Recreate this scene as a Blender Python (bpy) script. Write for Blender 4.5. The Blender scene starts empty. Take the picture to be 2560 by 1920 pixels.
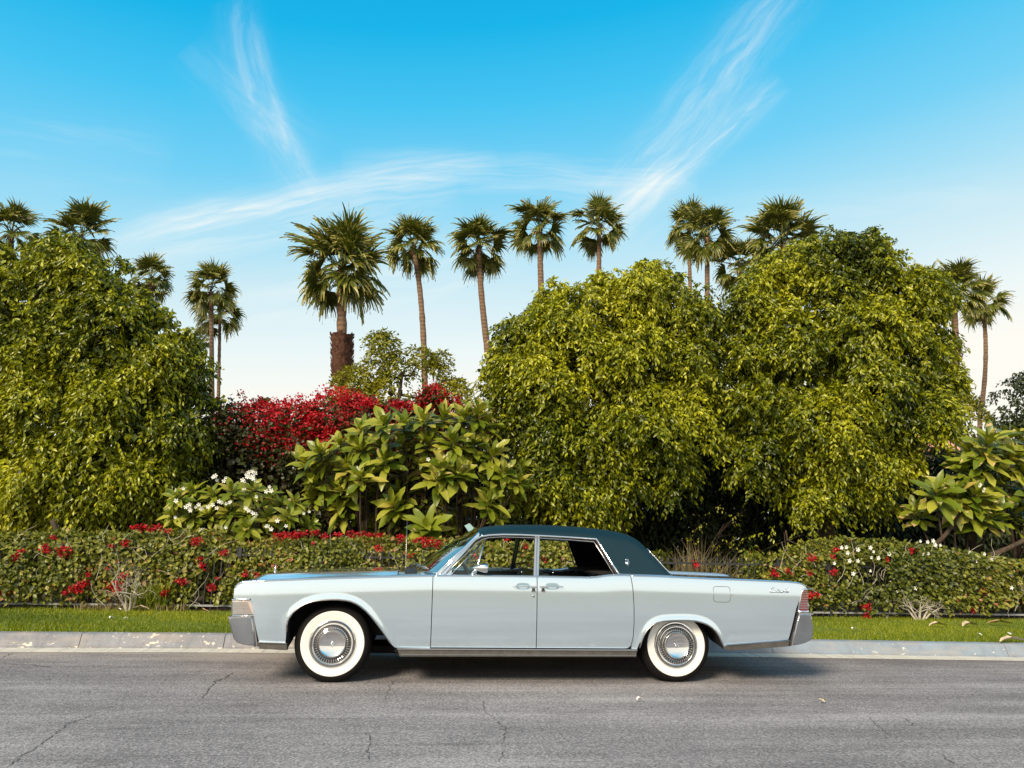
import bpy, math, random
import numpy as np
from mathutils import Vector, Matrix
R = math.radians
rng = np.random.default_rng(7)
random.seed(7)
scene = bpy.context.scene
COL = scene.collection

# ------------------------------------------------------------------ camera
PITCH, ROLL, YAW, CAM_H, CAM_D, FPX = 0.20164398, 0.02171104, 0.12052175, 1.27153222, 7.39227068, 1923.0
_cy, _sy, _cp, _sp = math.cos(YAW), math.sin(YAW), math.cos(PITCH), math.sin(PITCH)
CF = np.array([_sy*_cp, _cy*_cp, _sp]); _R = np.array([_cy, -_sy, 0.0]); _U = np.cross(_R, CF)
CR = _R*math.cos(ROLL) + _U*math.sin(ROLL); CU = -_R*math.sin(ROLL) + _U*math.cos(ROLL)
CC = np.array([0, -CAM_D, CAM_H])
cd = bpy.data.cameras.new('camera'); cam = bpy.data.objects.new('camera', cd); COL.objects.link(cam)
cd.sensor_fit = 'HORIZONTAL'; cd.sensor_width = 36.0; cd.lens = FPX/2560*36.0
cd.clip_start = 0.1; cd.clip_end = 3000
cam.matrix_world = Matrix(((CR[0], CU[0], -CF[0], CC[0]), (CR[1], CU[1], -CF[1], CC[1]), (CR[2], CU[2], -CF[2], CC[2]), (0, 0, 0, 1)))
scene.camera = cam

# ------------------------------------------------------------------ light
SUN_EL, SUN_AZ = 34.0, 216.0          # azimuth of the sun, clockwise from +Y: behind the camera, to the left
SUN_STRENGTH, SUN_ANGLE = 3.9, 18.0
SKY_STRENGTH = 0.12
EXPOSURE = 0.38
world = bpy.data.worlds.new('World'); scene.world = world; world.use_nodes = True
sd = bpy.data.lights.new('sun', 'SUN'); sun = bpy.data.objects.new('sun', sd); COL.objects.link(sun)
sd.energy = SUN_STRENGTH; sd.angle = R(SUN_ANGLE); sd.color = (1.0, 0.86, 0.66)
_a, _e = R(SUN_AZ), R(SUN_EL)
sdir = Vector((math.sin(_a)*math.cos(_e), math.cos(_a)*math.cos(_e), math.sin(_e)))
sun.rotation_euler = sdir.to_track_quat('Z', 'Y').to_euler(); sun.location = (-20, -30, 30)
vs = scene.view_settings; vs.view_transform = 'Standard'; vs.look = 'None'; vs.gamma = 1.0; vs.exposure = EXPOSURE
vs.use_curve_mapping = False
scene.cycles.max_bounces = 6; scene.cycles.diffuse_bounces = 3; scene.cycles.glossy_bounces = 4
scene.cycles.transparent_max_bounces = 16; scene.cycles.transmission_bounces = 4
scene.cycles.sample_clamp_indirect = 6.0

class NT:
    """tiny helper to write shader maths"""
    def __init__(s, tree): s.t = tree; s.L = tree.links; s.N = tree.nodes
    def n(s, typ, **k):
        x = s.N.new(typ)
        for a, b in k.items(): setattr(x, a, b)
        return x
    def put(s, sock, v):
        if isinstance(v, bpy.types.NodeSocket): s.L.new(v, sock)
        else: sock.default_value = v
    def m(s, op, a, b=0.0, c=None, clamp=False):
        x = s.N.new('ShaderNodeMath'); x.operation = op; x.use_clamp = clamp
        s.put(x.inputs[0], a); s.put(x.inputs[1], b)
        if c is not None: s.put(x.inputs[2], c)
        return x.outputs[0]
    def noise(s, vec, scale, detail=3.0, rough=0.55, dist=0.0, col=False):
        x = s.N.new('ShaderNodeTexNoise'); s.put(x.inputs['Vector'], vec)
        x.inputs['Scale'].default_value = scale; x.inputs['Detail'].default_value = detail
        x.inputs['Roughness'].default_value = rough; x.inputs['Distortion'].default_value = dist
        return x.outputs['Color' if col else 'Fac']
    def ramp(s, fac, stops, interp='LINEAR'):
        x = s.N.new('ShaderNodeValToRGB'); s.put(x.inputs[0], fac); cr = x.color_ramp; cr.interpolation = interp
        while len(cr.elements) < len(stops): cr.elements.new(0.5)
        for e, (p, c) in zip(cr.elements, stops):
            e.position = p; e.color = tuple(c) + (1.0,) if len(c) == 3 else c
        return x.outputs[0]
    def mix(s, fac, a, b, mode='MIX'):
        x = s.N.new('ShaderNodeMix'); x.data_type = 'RGBA'; x.blend_type = mode
        s.put(x.inputs[0], fac)
        for i, v in ((6, a), (7, b)):
            if not isinstance(v, bpy.types.NodeSocket) and len(v) == 3: v = tuple(v) + (1.0,)
            s.put(x.inputs[i], v)
        return x.outputs[2]
    def comb(s, x, y, z):
        k = s.N.new('ShaderNodeCombineXYZ'); s.put(k.inputs[0], x); s.put(k.inputs[1], y); s.put(k.inputs[2], z); return k.outputs[0]
    def bump(s, h, strength=0.3, dist=0.01):
        x = s.N.new('ShaderNodeBump'); s.put(x.inputs['Height'], h); x.inputs['Strength'].default_value = strength
        x.inputs['Distance'].default_value = dist; return x.outputs[0]

def px_plane(px, py, y):
    d = CF + CR*(px-1280)/FPX - CU*(py-960)/FPX
    return CC + d*((y-CC[1])/d[1])
def px_ground(px, py, z=0.0):
    d = CF + CR*(px-1280)/FPX - CU*(py-960)/FPX
    return CC + d*((z-CC[2])/d[2])

# sky: Nishita sky graded to the deep blue zenith and pale cream horizon of the evening, with high cirrus
def build_sky():
    T = NT(world.node_tree); T.N.clear()
    out = T.n('ShaderNodeOutputWorld'); bg = T.n('ShaderNodeBackground')
    sky = T.n('ShaderNodeTexSky'); sky.sky_type = 'NISHITA'; sky.sun_disc = False
    sky.sun_elevation = R(SUN_EL); sky.sun_rotation = R(SUN_AZ); sky.dust_density = 1.5; sky.ozone_density = 2.0
    tc = T.n('ShaderNodeTexCoord'); sp = T.n('ShaderNodeSeparateXYZ'); T.L.new(tc.outputs['Generated'], sp.inputs[0])
    X, Y, Z = sp.outputs
    el = T.m('MULTIPLY', T.m('ARCSINE', Z), 57.29578)
    az = T.m('ARCTAN2', X, Y)
    side = T.m('MULTIPLY', T.m('SINE', az), 5.0)
    el2 = T.m('SUBTRACT', el, side)
    f = T.m('DIVIDE', el2, 60.0, clamp=True)
    k = 1/SKY_STRENGTH
    def c(r, g, b, s=1.0): return tuple((((v/255+0.055)/1.055)**2.4)*s for v in (r, g, b))
    g = T.ramp(f, [(0.0, c(250, 245, 230)), (0.17, c(248, 245, 234)), (0.235, c(228, 240, 240)), (0.30, c(200, 229, 238)), (0.36, c(162, 218, 239)), (0.43, c(114, 204, 239)),
                   (0.52, c(66, 191, 236)), (0.60, c(14, 176, 228)), (0.70, c(0, 160, 216)), (0.85, c(20, 128, 180)), (1.0, c(35, 105, 145))])
    g = T.mix(1.0, g, (k*0.84, k*0.84, k*0.84), 'MULTIPLY')
    base = T.mix(0.05, g, sky.outputs[0])
    # broad pale glow of the hazy evening sky round the sun
    dt = T.n('ShaderNodeVectorMath', operation='DOT_PRODUCT'); T.L.new(tc.outputs['Generated'], dt.inputs[0]); dt.inputs[1].default_value = tuple(sdir)
    gl = T.m('POWER', T.m('MAXIMUM', dt.outputs['Value'], 0.0), 3.0)
    base = T.mix(T.m('MULTIPLY', gl, 0.85), base, (k*0.98, k*0.90, k*0.74))
    # cirrus on a plane of directions u = x/y, v = z/y (fixed to the place, ahead of the street)
    ys = T.m('MAXIMUM', Y, 0.05); u = T.m('DIVIDE', X, ys); v = T.m('DIVIDE', Z, ys)
    def uv(px, py):
        d = CF + CR*(px-1280)/FPX - CU*(py-960)/FPX; return d[0]/d[1], d[2]/d[1]
    warp = T.noise(T.comb(u, v, 0.0), 5.0, 3.0)
    def wisp(p, q, width, amp, sx, sy, seed, bend=0.0, lo=0.42, hi=0.75):
        (u0, v0), (u1, v1) = uv(*p), uv(*q)
        L = math.hypot(u1-u0, v1-v0); tx, ty = (u1-u0)/L, (v1-v0)/L; w = width/FPX
        du = T.m('SUBTRACT', u, u0); dv = T.m('SUBTRACT', v, v0)
        s_ = T.m('DIVIDE', T.m('ADD', T.m('MULTIPLY', du, tx), T.m('MULTIPLY', dv, ty)), L)
        n_ = T.m('SUBTRACT', T.m('MULTIPLY', dv, tx), T.m('MULTIPLY', du, ty))
        n_ = T.m('ADD', n_, T.m('MULTIPLY', T.m('MULTIPLY', s_, T.m('SUBTRACT', 1.0, s_)), bend))
        n_ = T.m('ADD', n_, T.m('MULTIPLY', T.m('SUBTRACT', warp, 0.5), w*1.2))
        a = T.m('POWER', T.m('MULTIPLY', T.m('MULTIPLY', T.m('MAXIMUM', s_, 0.0), T.m('MAXIMUM', T.m('SUBTRACT', 1.0, s_), 0.0)), 4.0), 0.6)
        nn = T.m('DIVIDE', n_, w); gss = T.m('EXPONENT', T.m('MULTIPLY', T.m('MULTIPLY', nn, nn), -1.0))
        st = T.noise(T.comb(T.m('MULTIPLY', s_, L*sx), T.m('MULTIPLY', n_, sy), seed), 1.0, 5.0, 0.62, 0.6)
        st = T.m('DIVIDE', T.m('SUBTRACT', st, lo), hi-lo, clamp=True)
        st = T.m('ADD', T.m('MULTIPLY', st, 0.8), 0.2)
        return T.m('MULTIPLY', T.m('MULTIPLY', T.m('MULTIPLY', a, gss), st), amp)
    ws = [wisp((590, -10), (800, 520), 42, 0.42, 9, 38, 1.3, 0.09),
          wisp((640, 60), (790, 470), 18, 0.30, 12, 60, 8.1, 0.05),
          wisp((470, 110), (800, 400), 60, 0.20, 6, 40, 2.2),
          wisp((180, 640), (1250, 400), 40, 0.60, 5, 70, 3.7, -0.05),
          wisp((250, 650), (1150, 470), 80, 0.62, 4, 45, 4.9, -0.03),
          wisp((850, 430), (1750, 460), 60, 0.42, 3, 50, 5.5, -0.02),
          wisp((1480, 560), (2020, -90), 72, 0.46, 6, 42, 6.4, 0.05),
          wisp((1490, 560), (1960, 200), 34, 0.62, 8, 60, 7.7, 0.03),
          wisp((1430, 620), (1700, 420), 60, 0.60, 6, 40, 9.2, 0.02),
          wisp((500, 800), (1350, 620), 90, 0.45, 4, 40, 11.2),
          wisp((1700, 560), (2600, 480), 70, 0.18, 3, 30, 12.2),
          wisp((-60, 350), (430, 420), 80, 0.22, 3, 30, 13.2)]
    tot = ws[0]
    for w in ws[1:]: tot = T.m('ADD', tot, w)
    # the rest of the sky carries the same thin cirrus, loosely
    gen = T.noise(T.comb(T.m('MULTIPLY', X, 2.0), T.m('MULTIPLY', Y, 5.0), T.m('MULTIPLY', Z, 6.0)), 1.6, 5.0, 0.6, 1.0)
    gen = T.m('MULTIPLY', T.m('DIVIDE', T.m('SUBTRACT', gen, 0.55), 0.3, clamp=True), 0.35)
    gen = T.m('MULTIPLY', gen, T.m('LESS_THAN', Y, 0.0))
    tot = T.m('MINIMUM', T.m('ADD', tot, gen), 0.95)
    cl = (k*0.80, k*0.79, k*0.74)
    fin = T.mix(tot, base, cl)
    T.L.new(fin, bg.inputs[0]); bg.inputs[1].default_value = SKY_STRENGTH; T.L.new(bg.outputs[0], out.inputs[0])
build_sky()

# ------------------------------------------------------------------ materials
MATS = {}
def mat(name):
    m = bpy.data.materials.new(name); m.use_nodes = True
    T = NT(m.node_tree); b = m.node_tree.nodes['Principled BSDF']; MATS[name] = m
    return m, T, b
def simple(name, col, rough=0.5, metal=0.0, coat=0.0, spec=0.5, noise=None):
    m, T, b = mat(name)
    b.inputs['Base Color'].default_value = tuple(col)+(1,); b.inputs['Roughness'].default_value = rough
    b.inputs['Metallic'].default_value = metal; b.inputs['Coat Weight'].default_value = coat; b.inputs['Coat Roughness'].default_value = 0.03
    b.inputs['Specular IOR Level'].default_value = spec
    if noise:
        sc, amt = noise
        tc = T.n('ShaderNodeTexCoord'); n = T.noise(tc.outputs['Object'], sc, 4.0)
        lo = tuple(c*(1-amt) for c in col); hi = tuple(min(1, c*(1+amt)) for c in col)
        T.put(b.inputs['Base Color'], T.ramp(n, [(0.3, lo), (0.7, hi)]))
    return m
def leafmat(name, stops, rough=0.42, trans=0.25, tcol=None, spec=0.5):
    m, T, b = mat(name)
    at = T.n('ShaderNodeAttribute', attribute_name='rnd')
    col = T.ramp(at.outputs['Fac'], stops)
    T.put(b.inputs['Base Color'], col); b.inputs['Roughness'].default_value = rough; b.inputs['Specular IOR Level'].default_value = spec
    tr = T.n('ShaderNodeBsdfTranslucent'); mx = T.n('ShaderNodeMixShader'); mx.inputs[0].default_value = trans
    tc = T.mix(1.0, col, tcol or (1.3, 1.25, 0.6), 'MULTIPLY'); T.L.new(tc, tr.inputs[0])
    T.L.new(b.outputs[0], mx.inputs[1]); T.L.new(tr.outputs[0], mx.inputs[2])
    T.L.new(mx.outputs[0], m.node_tree.nodes['Material Output'].inputs[0])
    return m
def glass(name, tint, fac=0.25, rough=0.0, gain=0.55):
    m, T, b = mat(name); m.node_tree.nodes.remove(b)
    tr = T.n('ShaderNodeBsdfTransparent'); tr.inputs[0].default_value = tuple(tint)+(1,)
    gl = T.n('ShaderNodeBsdfGlossy'); gl.inputs['Roughness'].default_value = rough
    lw = T.n('ShaderNodeLayerWeight'); lw.inputs[0].default_value = fac
    mx = T.n('ShaderNodeMixShader'); T.L.new(T.m('ADD', T.m('MULTIPLY', lw.outputs['Facing'], gain), 0.06), mx.inputs[0])
    T.L.new(tr.outputs[0], mx.inputs[1]); T.L.new(gl.outputs[0], mx.inputs[2]); T.L.new(mx.outputs[0], m.node_tree.nodes['Material Output'].inputs[0])
    return m

M_FICUS = leafmat('ficus_leaf', [(0.0, (0.022, 0.038, 0.002)), (0.27, (0.076, 0.104, 0.003)), (0.57, (0.270, 0.288, 0.006)), (1.0, (0.57, 0.545, 0.032))], 0.33, 0.24)
M_SMALL = leafmat('small_tree_leaf', [(0.0, (0.08, 0.10, 0.006)), (0.5, (0.26, 0.26, 0.014)), (1.0, (0.44, 0.38, 0.04))], 0.5, 0.3)
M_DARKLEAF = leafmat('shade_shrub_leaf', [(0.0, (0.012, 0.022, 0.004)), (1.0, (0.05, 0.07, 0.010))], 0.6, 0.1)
M_HEDGE = leafmat('hedge_leaf', [(0.0, (0.04, 0.055, 0.006)), (0.42, (0.125, 0.145, 0.010)), (0.80, (0.30, 0.29, 0.038)), (0.93, (0.42, 0.30, 0.10)), (1.0, (0.34, 0.12, 0.05))], 0.45, 0.22)
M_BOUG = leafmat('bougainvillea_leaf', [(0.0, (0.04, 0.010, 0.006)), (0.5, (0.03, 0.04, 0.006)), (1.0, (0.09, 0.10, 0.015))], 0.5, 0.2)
M_BRACT = leafmat('red_bract', [(0.0, (0.16, 0.0, 0.003)), (0.6, (0.46, 0.001, 0.008)), (1.0, (0.74, 0.005, 0.022))], 0.55, 0.35, (1.2, 0.6, 0.6))
M_PALM = leafmat('palm_frond', [(0.0, (0.030, 0.045, 0.004)), (0.55, (0.115, 0.135, 0.012)), (1.0, (0.42, 0.36, 0.10))], 0.38, 0.2)
M_GRASS = leafmat('grass_blade', [(0.0, (0.08, 0.12, 0.002)), (0.6, (0.22, 0.26, 0.003)), (1.0, (0.40, 0.38, 0.02))], 0.5, 0.3)
M_DRY = leafmat('dry_grass_blade', [(0.0, (0.07, 0.06, 0.02)), (1.0, (0.30, 0.22, 0.10))], 0.7, 0.2)
M_PETAL = simple('white_petal', (0.82, 0.80, 0.74), 0.6)
M_DEAD = simple('dry_leaf', (0.42, 0.24, 0.12), 0.7, noise=(18.0, 0.35))

def plumeria_mat(name, stops):
    m, T, b = mat(name)
    tc = T.n('ShaderNodeTexCoord'); sp = T.n('ShaderNodeSeparateXYZ'); T.L.new(tc.outputs['Object'], sp.inputs[0])
    oi = T.n('ShaderNodeObjectInfo')
    at = T.n('ShaderNodeAttribute', attribute_name='rnd')
    r = T.m('FRACT', T.m('ADD', oi.outputs['Random'], at.outputs['Fac']))
    col = T.ramp(r, stops)
    n = T.noise(T.comb(sp.outputs[0], sp.outputs[1], T.m('MULTIPLY', oi.outputs['Random'], 9.0)), 9.0, 3.0)
    col = T.mix(T.m('MULTIPLY', n, 0.5), col, T.mix(1.0, col, (1.5, 1.4, 1.1), 'MULTIPLY'))
    edge = T.m('GREATER_THAN', T.m('ADD', T.noise(T.comb(sp.outputs[0], sp.outputs[1], T.m('MULTIPLY', oi.outputs['Random'], 30.0)), 7.0, 4.0), T.m('MULTIPLY', sp.outputs[1], 0.30)), 0.735)
    col = T.mix(T.m('MULTIPLY', edge, 0.85), col, (0.62, 0.42, 0.24))
    T.put(b.inputs['Base Color'], col); b.inputs['Roughness'].default_value = 0.36
    tr = T.n('ShaderNodeBsdfTranslucent'); mx = T.n('ShaderNodeMixShader'); mx.inputs[0].default_value = 0.22
    T.L.new(T.mix(1.0, col, (1.3, 1.25, 0.6), 'MULTIPLY'), tr.inputs[0])
    T.L.new(b.outputs[0], mx.inputs[1]); T.L.new(tr.outputs[0], mx.inputs[2]); T.L.new(mx.outputs[0], m.node_tree.nodes['Material Output'].inputs[0])
    return m
M_PLUM = plumeria_mat('plumeria_leaf', [(0.0, (0.08, 0.125, 0.008)), (0.5, (0.20, 0.235, 0.018)), (0.9, (0.33, 0.33, 0.045)), (1.0, (0.42, 0.34, 0.08))])

def bark(name, c1, c2, scale=6.0, ring=None):
    m, T, b = mat(name); tc = T.n('ShaderNodeTexCoord'); sp = T.n('ShaderNodeSeparateXYZ'); T.L.new(tc.outputs['Object'], sp.inputs[0])
    n = T.noise(T.comb(T.m('MULTIPLY', sp.outputs[0], 2.0), T.m('MULTIPLY', sp.outputs[1], 2.0), sp.outputs[2]), scale, 5.0, 0.65)
    h = n
    if ring:
        w = T.m('SINE', T.m('MULTIPLY', T.m('ADD', sp.outputs[2], T.m('MULTIPLY', n, 0.10)), ring))
        h = T.m('ADD', T.m('MULTIPLY', n, 0.82), T.m('MULTIPLY', T.m('ADD', w, 1.0), 0.10))
    T.put(b.inputs['Base Color'], T.ramp(h, [(0.3, c1), (0.72, c2)])); b.inputs['Roughness'].default_value = 0.9
    T.put(b.inputs['Normal'], T.bump(h, 0.7, 0.03)); return m
M_BARK = bark('grey_brown_bark', (0.02, 0.013, 0.008), (0.11, 0.07, 0.04))
M_PALE = bark('pale_bark', (0.30, 0.26, 0.20), (0.62, 0.56, 0.46), 14.0)
M_PALMT = bark('palm_trunk', (0.09, 0.055, 0.032), (0.27, 0.165, 0.10), 7.0, 30.0)
M_BOOT = bark('palm_leaf_base', (0.035, 0.012, 0.008), (0.20, 0.085, 0.045), 9.0)

def asphalt():
    m, T, b = mat('asphalt'); tc = T.n('ShaderNodeTexCoord'); g = T.n('ShaderNodeNewGeometry'); sp = T.n('ShaderNodeSeparateXYZ'); T.L.new(g.outputs['Position'], sp.inputs[0])
    X, Y, _ = sp.outputs
    fine = T.noise(g.outputs['Position'], 55.0, 2.0, 0.75); mid = T.noise(g.outputs['Position'], 22.0, 4.0, 0.7)
    vo = T.n('ShaderNodeTexVoronoi'); vo.inputs['Scale'].default_value = 75.0; T.L.new(g.outputs['Position'], vo.inputs['Vector'])
    stone = T.m('MULTIPLY', T.m('SUBTRACT', vo.outputs['Color'], 0.5), 0.62)
    band = T.noise(T.comb(T.m('MULTIPLY', X, 0.12), T.m('MULTIPLY', Y, 2.6), 0.0), 1.0, 4.0, 0.6)
    patch = T.noise(T.comb(T.m('MULTIPLY', X, 0.5), T.m('MULTIPLY', Y, 1.0), 3.0), 1.0, 4.0, 0.6)
    v = T.m('ADD', T.m('MULTIPLY', T.m('SUBTRACT', band, 0.5), 0.9), T.m('MULTIPLY', T.m('SUBTRACT', patch, 0.5), 0.9))
    v = T.m('ADD', v, T.m('MULTIPLY', T.m('SUBTRACT', fine, 0.5), 1.3)); v = T.m('ADD', v, T.m('MULTIPLY', T.m('SUBTRACT', mid, 0.5), 0.30))
    v = T.m('ADD', v, stone); v = T.m('ADD', v, 0.5, clamp=True)
    col = T.ramp(v, [(0.05, (0.085, 0.080, 0.084)), (0.5, (0.222, 0.205, 0.214)), (0.95, (0.42, 0.395, 0.40))])
    # brown grime where cars park along the kerb
    gr = T.m('DIVIDE', T.m('SUBTRACT', Y, 0.35), 1.3, clamp=True); gr = T.m('MULTIPLY', gr, T.m('SUBTRACT', 1.15, patch, clamp=True))
    col = T.mix(T.m('MULTIPLY', gr, 0.55), col, T.mix(1.0, col, (0.95, 0.74, 0.60), 'MULTIPLY'))
    # long tyre worn streaks
    st = T.noise(T.comb(T.m('MULTIPLY', X, 0.35), T.m('MULTIPLY', Y, 11.0), 7.0), 1.0, 3.0, 0.6)
    st = T.m('DIVIDE', T.m('SUBTRACT', 0.42, st), 0.14, clamp=True)
    col = T.mix(T.m('MULTIPLY', st, 0.35), col, (0.075, 0.068, 0.070))
    # oil drips and old stains
    oz = T.noise(T.comb(T.m('MULTIPLY', X, 1.1), T.m('MULTIPLY', Y, 2.2), 11.0), 1.0, 5.0, 0.65)
    col = T.mix(T.m('MULTIPLY', T.m('DIVIDE', T.m('SUBTRACT', oz, 0.60), 0.10, clamp=True), 0.45), col, (0.085, 0.075, 0.072))
    # pale silt by the gutter
    s2 = T.noise(T.comb(T.m('MULTIPLY', X, 0.8), T.m('MULTIPLY', Y, 4.0), 1.0), 1.0, 4.0, 0.6)
    sl = T.m('MULTIPLY', T.m('DIVIDE', T.m('SUBTRACT', Y, 1.15), 0.6, clamp=True), T.m('DIVIDE', T.m('SUBTRACT', s2, 0.42), 0.15, clamp=True))
    sl = T.m('MULTIPLY', sl, T.m('LESS_THAN', X, 2.2))
    col = T.mix(T.m('MULTIPLY', sl, 0.6), col, (0.42, 0.36, 0.29))
    T.put(b.inputs['Base Color'], col); b.inputs['Roughness'].default_value = 0.85
    T.put(b.inputs['Normal'], T.bump(T.m('ADD', fine, vo.outputs['Distance']), 0.55, 0.006)); return m
M_ASPH = asphalt()
def concrete(name, a, bb, blotch):
    m, T, b = mat(name); g = T.n('ShaderNodeNewGeometry'); sp = T.n('ShaderNodeSeparateXYZ'); T.L.new(g.outputs['Position'], sp.inputs[0])
    n = T.noise(g.outputs['Position'], 5.0, 5.0, 0.65); f = T.noise(g.outputs['Position'], 60.0, 3.0, 0.6)
    col = T.ramp(T.m('ADD', T.m('MULTIPLY', n, 0.7), T.m('MULTIPLY', f, 0.3)), [(0.3, a), (0.7, bb)])
    drip = T.noise(T.comb(T.m('MULTIPLY', sp.outputs[0], 14.0), 0.0, T.m('MULTIPLY', sp.outputs[2], 3.0)), 1.0, 3.0)
    col = T.mix(T.m('MULTIPLY', T.m('DIVIDE', T.m('SUBTRACT', drip, 0.5), 0.2, clamp=True), 0.5), col, (0.15, 0.15, 0.17))
    if blotch:
        bl = T.m('DIVIDE', T.m('SUBTRACT', sp.outputs[0], 1.0), 4.0, clamp=True); bl = T.m('MULTIPLY', bl, T.m('ADD', n, 0.2)); col = T.mix(T.m('MULTIPLY', bl, 0.75), col, (0.22, 0.30, 0.38))
        st = T.noise(T.comb(T.m('MULTIPLY', sp.outputs[0], 2.0), 0.0, T.m('MULTIPLY', sp.outputs[2], 12.0)), 1.0, 4.0, 0.6); col = T.mix(T.m('MULTIPLY', T.m('DIVIDE', T.m('SUBTRACT', st, 0.48), 0.2, clamp=True), 0.5), col, (0.36, 0.30, 0.25))
        k = T.noise(T.comb(sp.outputs[0], sp.outputs[1], T.m('MULTIPLY', sp.outputs[2], 2.0)), 11.0, 4.0, 0.6, 0.4)
        big = T.noise(T.comb(T.m('MULTIPLY', sp.outputs[0], 1.0), 0.0, 5.0), 1.3, 2.0)
        thr = T.m('ADD', T.m('SUBTRACT', 0.75, T.m('MULTIPLY', big, 0.26)), T.m('MULTIPLY', bl, 0.06))
        col = T.mix(T.m('MULTIPLY', T.m('GREATER_THAN', k, thr), 0.85), col, (0.68, 0.60, 0.50))
    T.put(b.inputs['Base Color'], col); b.inputs['Roughness'].default_value = 0.85
    T.put(b.inputs['Normal'], T.bump(T.m('ADD', n, T.m('MULTIPLY', f, 0.4)), 0.5, 0.01)); return m
M_KERB = concrete('painted_kerb_concrete', (0.17, 0.17, 0.19), (0.31, 0.31, 0.335), True)
M_GUTTER = concrete('gutter_concrete', (0.50, 0.46, 0.39), (0.68, 0.64, 0.56), False)
def soil(name, a, b_, s=6.0):
    m, T, b = mat(name); g = T.n('ShaderNodeNewGeometry'); n = T.noise(g.outputs['Position'], s, 6.0, 0.7)
    T.put(b.inputs['Base Color'], T.ramp(n, [(0.3, a), (0.7, b_)])); b.inputs['Roughness'].default_value = 0.95
    T.put(b.inputs['Normal'], T.bump(n, 0.8, 0.05)); return m
M_SOIL = soil('garden_soil', (0.03, 0.02, 0.012), (0.11, 0.075, 0.045))
M_LAND = soil('dry_land', (0.16, 0.14, 0.09), (0.28, 0.24, 0.16), 0.6)
M_TURF = soil('turf', (0.06, 0.10, 0.003), (0.15, 0.21, 0.006), 9.0)

# car materials
def paint():
    m, T, b = mat('silver_blue_paint'); tc = T.n('ShaderNodeTexCoord')
    n = T.noise(tc.outputs['Object'], 900.0, 1.0)
    T.put(b.inputs['Base Color'], T.ramp(n, [(0.35, (0.625, 0.755, 0.87)), (0.65, (0.715, 0.84, 0.935))]))
    b.inputs['Metallic'].default_value = 0.76; b.inputs['Roughness'].default_value = 0.13
    b.inputs['Coat Weight'].default_value = 1.0; b.inputs['Coat Roughness'].default_value = 0.02; b.inputs['Coat IOR'].default_value = 2.0
    return m
M_PAINT = paint()
M_CHROME = simple('chrome', (0.88, 0.88, 0.88), 0.06, 1.0)
M_STAIN = simple('brushed_stainless', (0.42, 0.41, 0.40), 0.28, 1.0, noise=(20.0, 0.12))
M_BUMPER = simple('worn_chrome', (0.50, 0.52, 0.55), 0.16, 1.0, noise=(6.0, 0.15))
M_VALANCE = simple('dull_trim', (0.16, 0.145, 0.13), 0.42, 0.8, noise=(15.0, 0.2))
def vinyl():
    m, T, b = mat('dark_teal_vinyl'); tc = T.n('ShaderNodeTexCoord'); n = T.noise(tc.outputs['Object'], 260.0, 2.0, 0.6)
    T.put(b.inputs['Base Color'], T.ramp(n, [(0.3, (0.002, 0.015, 0.025)), (0.7, (0.003, 0.026, 0.040))])); b.inputs['Roughness'].default_value = 0.55; b.inputs['Specular IOR Level'].default_value = 0.3
    T.put(b.inputs['Normal'], T.bump(n, 0.35, 0.002)); return m
M_VINYL = vinyl()
M_RUBBER = simple('tyre_rubber', (0.006, 0.005, 0.005), 0.75, spec=0.2, noise=(40.0, 0.3))
M_WHITEWALL = simple('whitewall', (0.80, 0.78, 0.72), 0.55)
M_BLACK = simple('black_underbody', (0.008, 0.006, 0.006), 0.85)
M_SEAT = simple('black_leather', (0.012, 0.014, 0.016), 0.35)
M_DOORCARD = simple('dark_door_card', (0.014, 0.012, 0.014), 0.5)
M_LENS = simple('clear_ribbed_lens', (0.78, 0.72, 0.66), 0.12, 0.1, 1.0)
M_RED = simple('red_lens', (0.30, 0.02, 0.03), 0.12, 0.0, 1.0)
M_GROOVE = simple('dark_groove', (0.03, 0.025, 0.024), 0.5)
M_SHIELD = glass('windscreen_glass', (0.34, 0.70, 0.72), 0.62, gain=0.8)
M_CLEAR = glass('clear_glass', (0.80, 0.90, 0.88), 0.25)
M_IRON = simple('fence_iron', (0.045, 0.045, 0.05), 0.5, 0.4)
M_RAIL = simple('fence_rail_grey', (0.30, 0.30, 0.31), 0.6)
M_TILE = simple('pink_roof_tile', (0.62, 0.33, 0.24), 0.8, noise=(5.0, 0.2))
M_PLASTER = simple('pale_plaster', (0.52, 0.42, 0.33), 0.9)
M_BOARD = simple('pale_blue_board', (0.30, 0.45, 0.48), 0.6)

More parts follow.
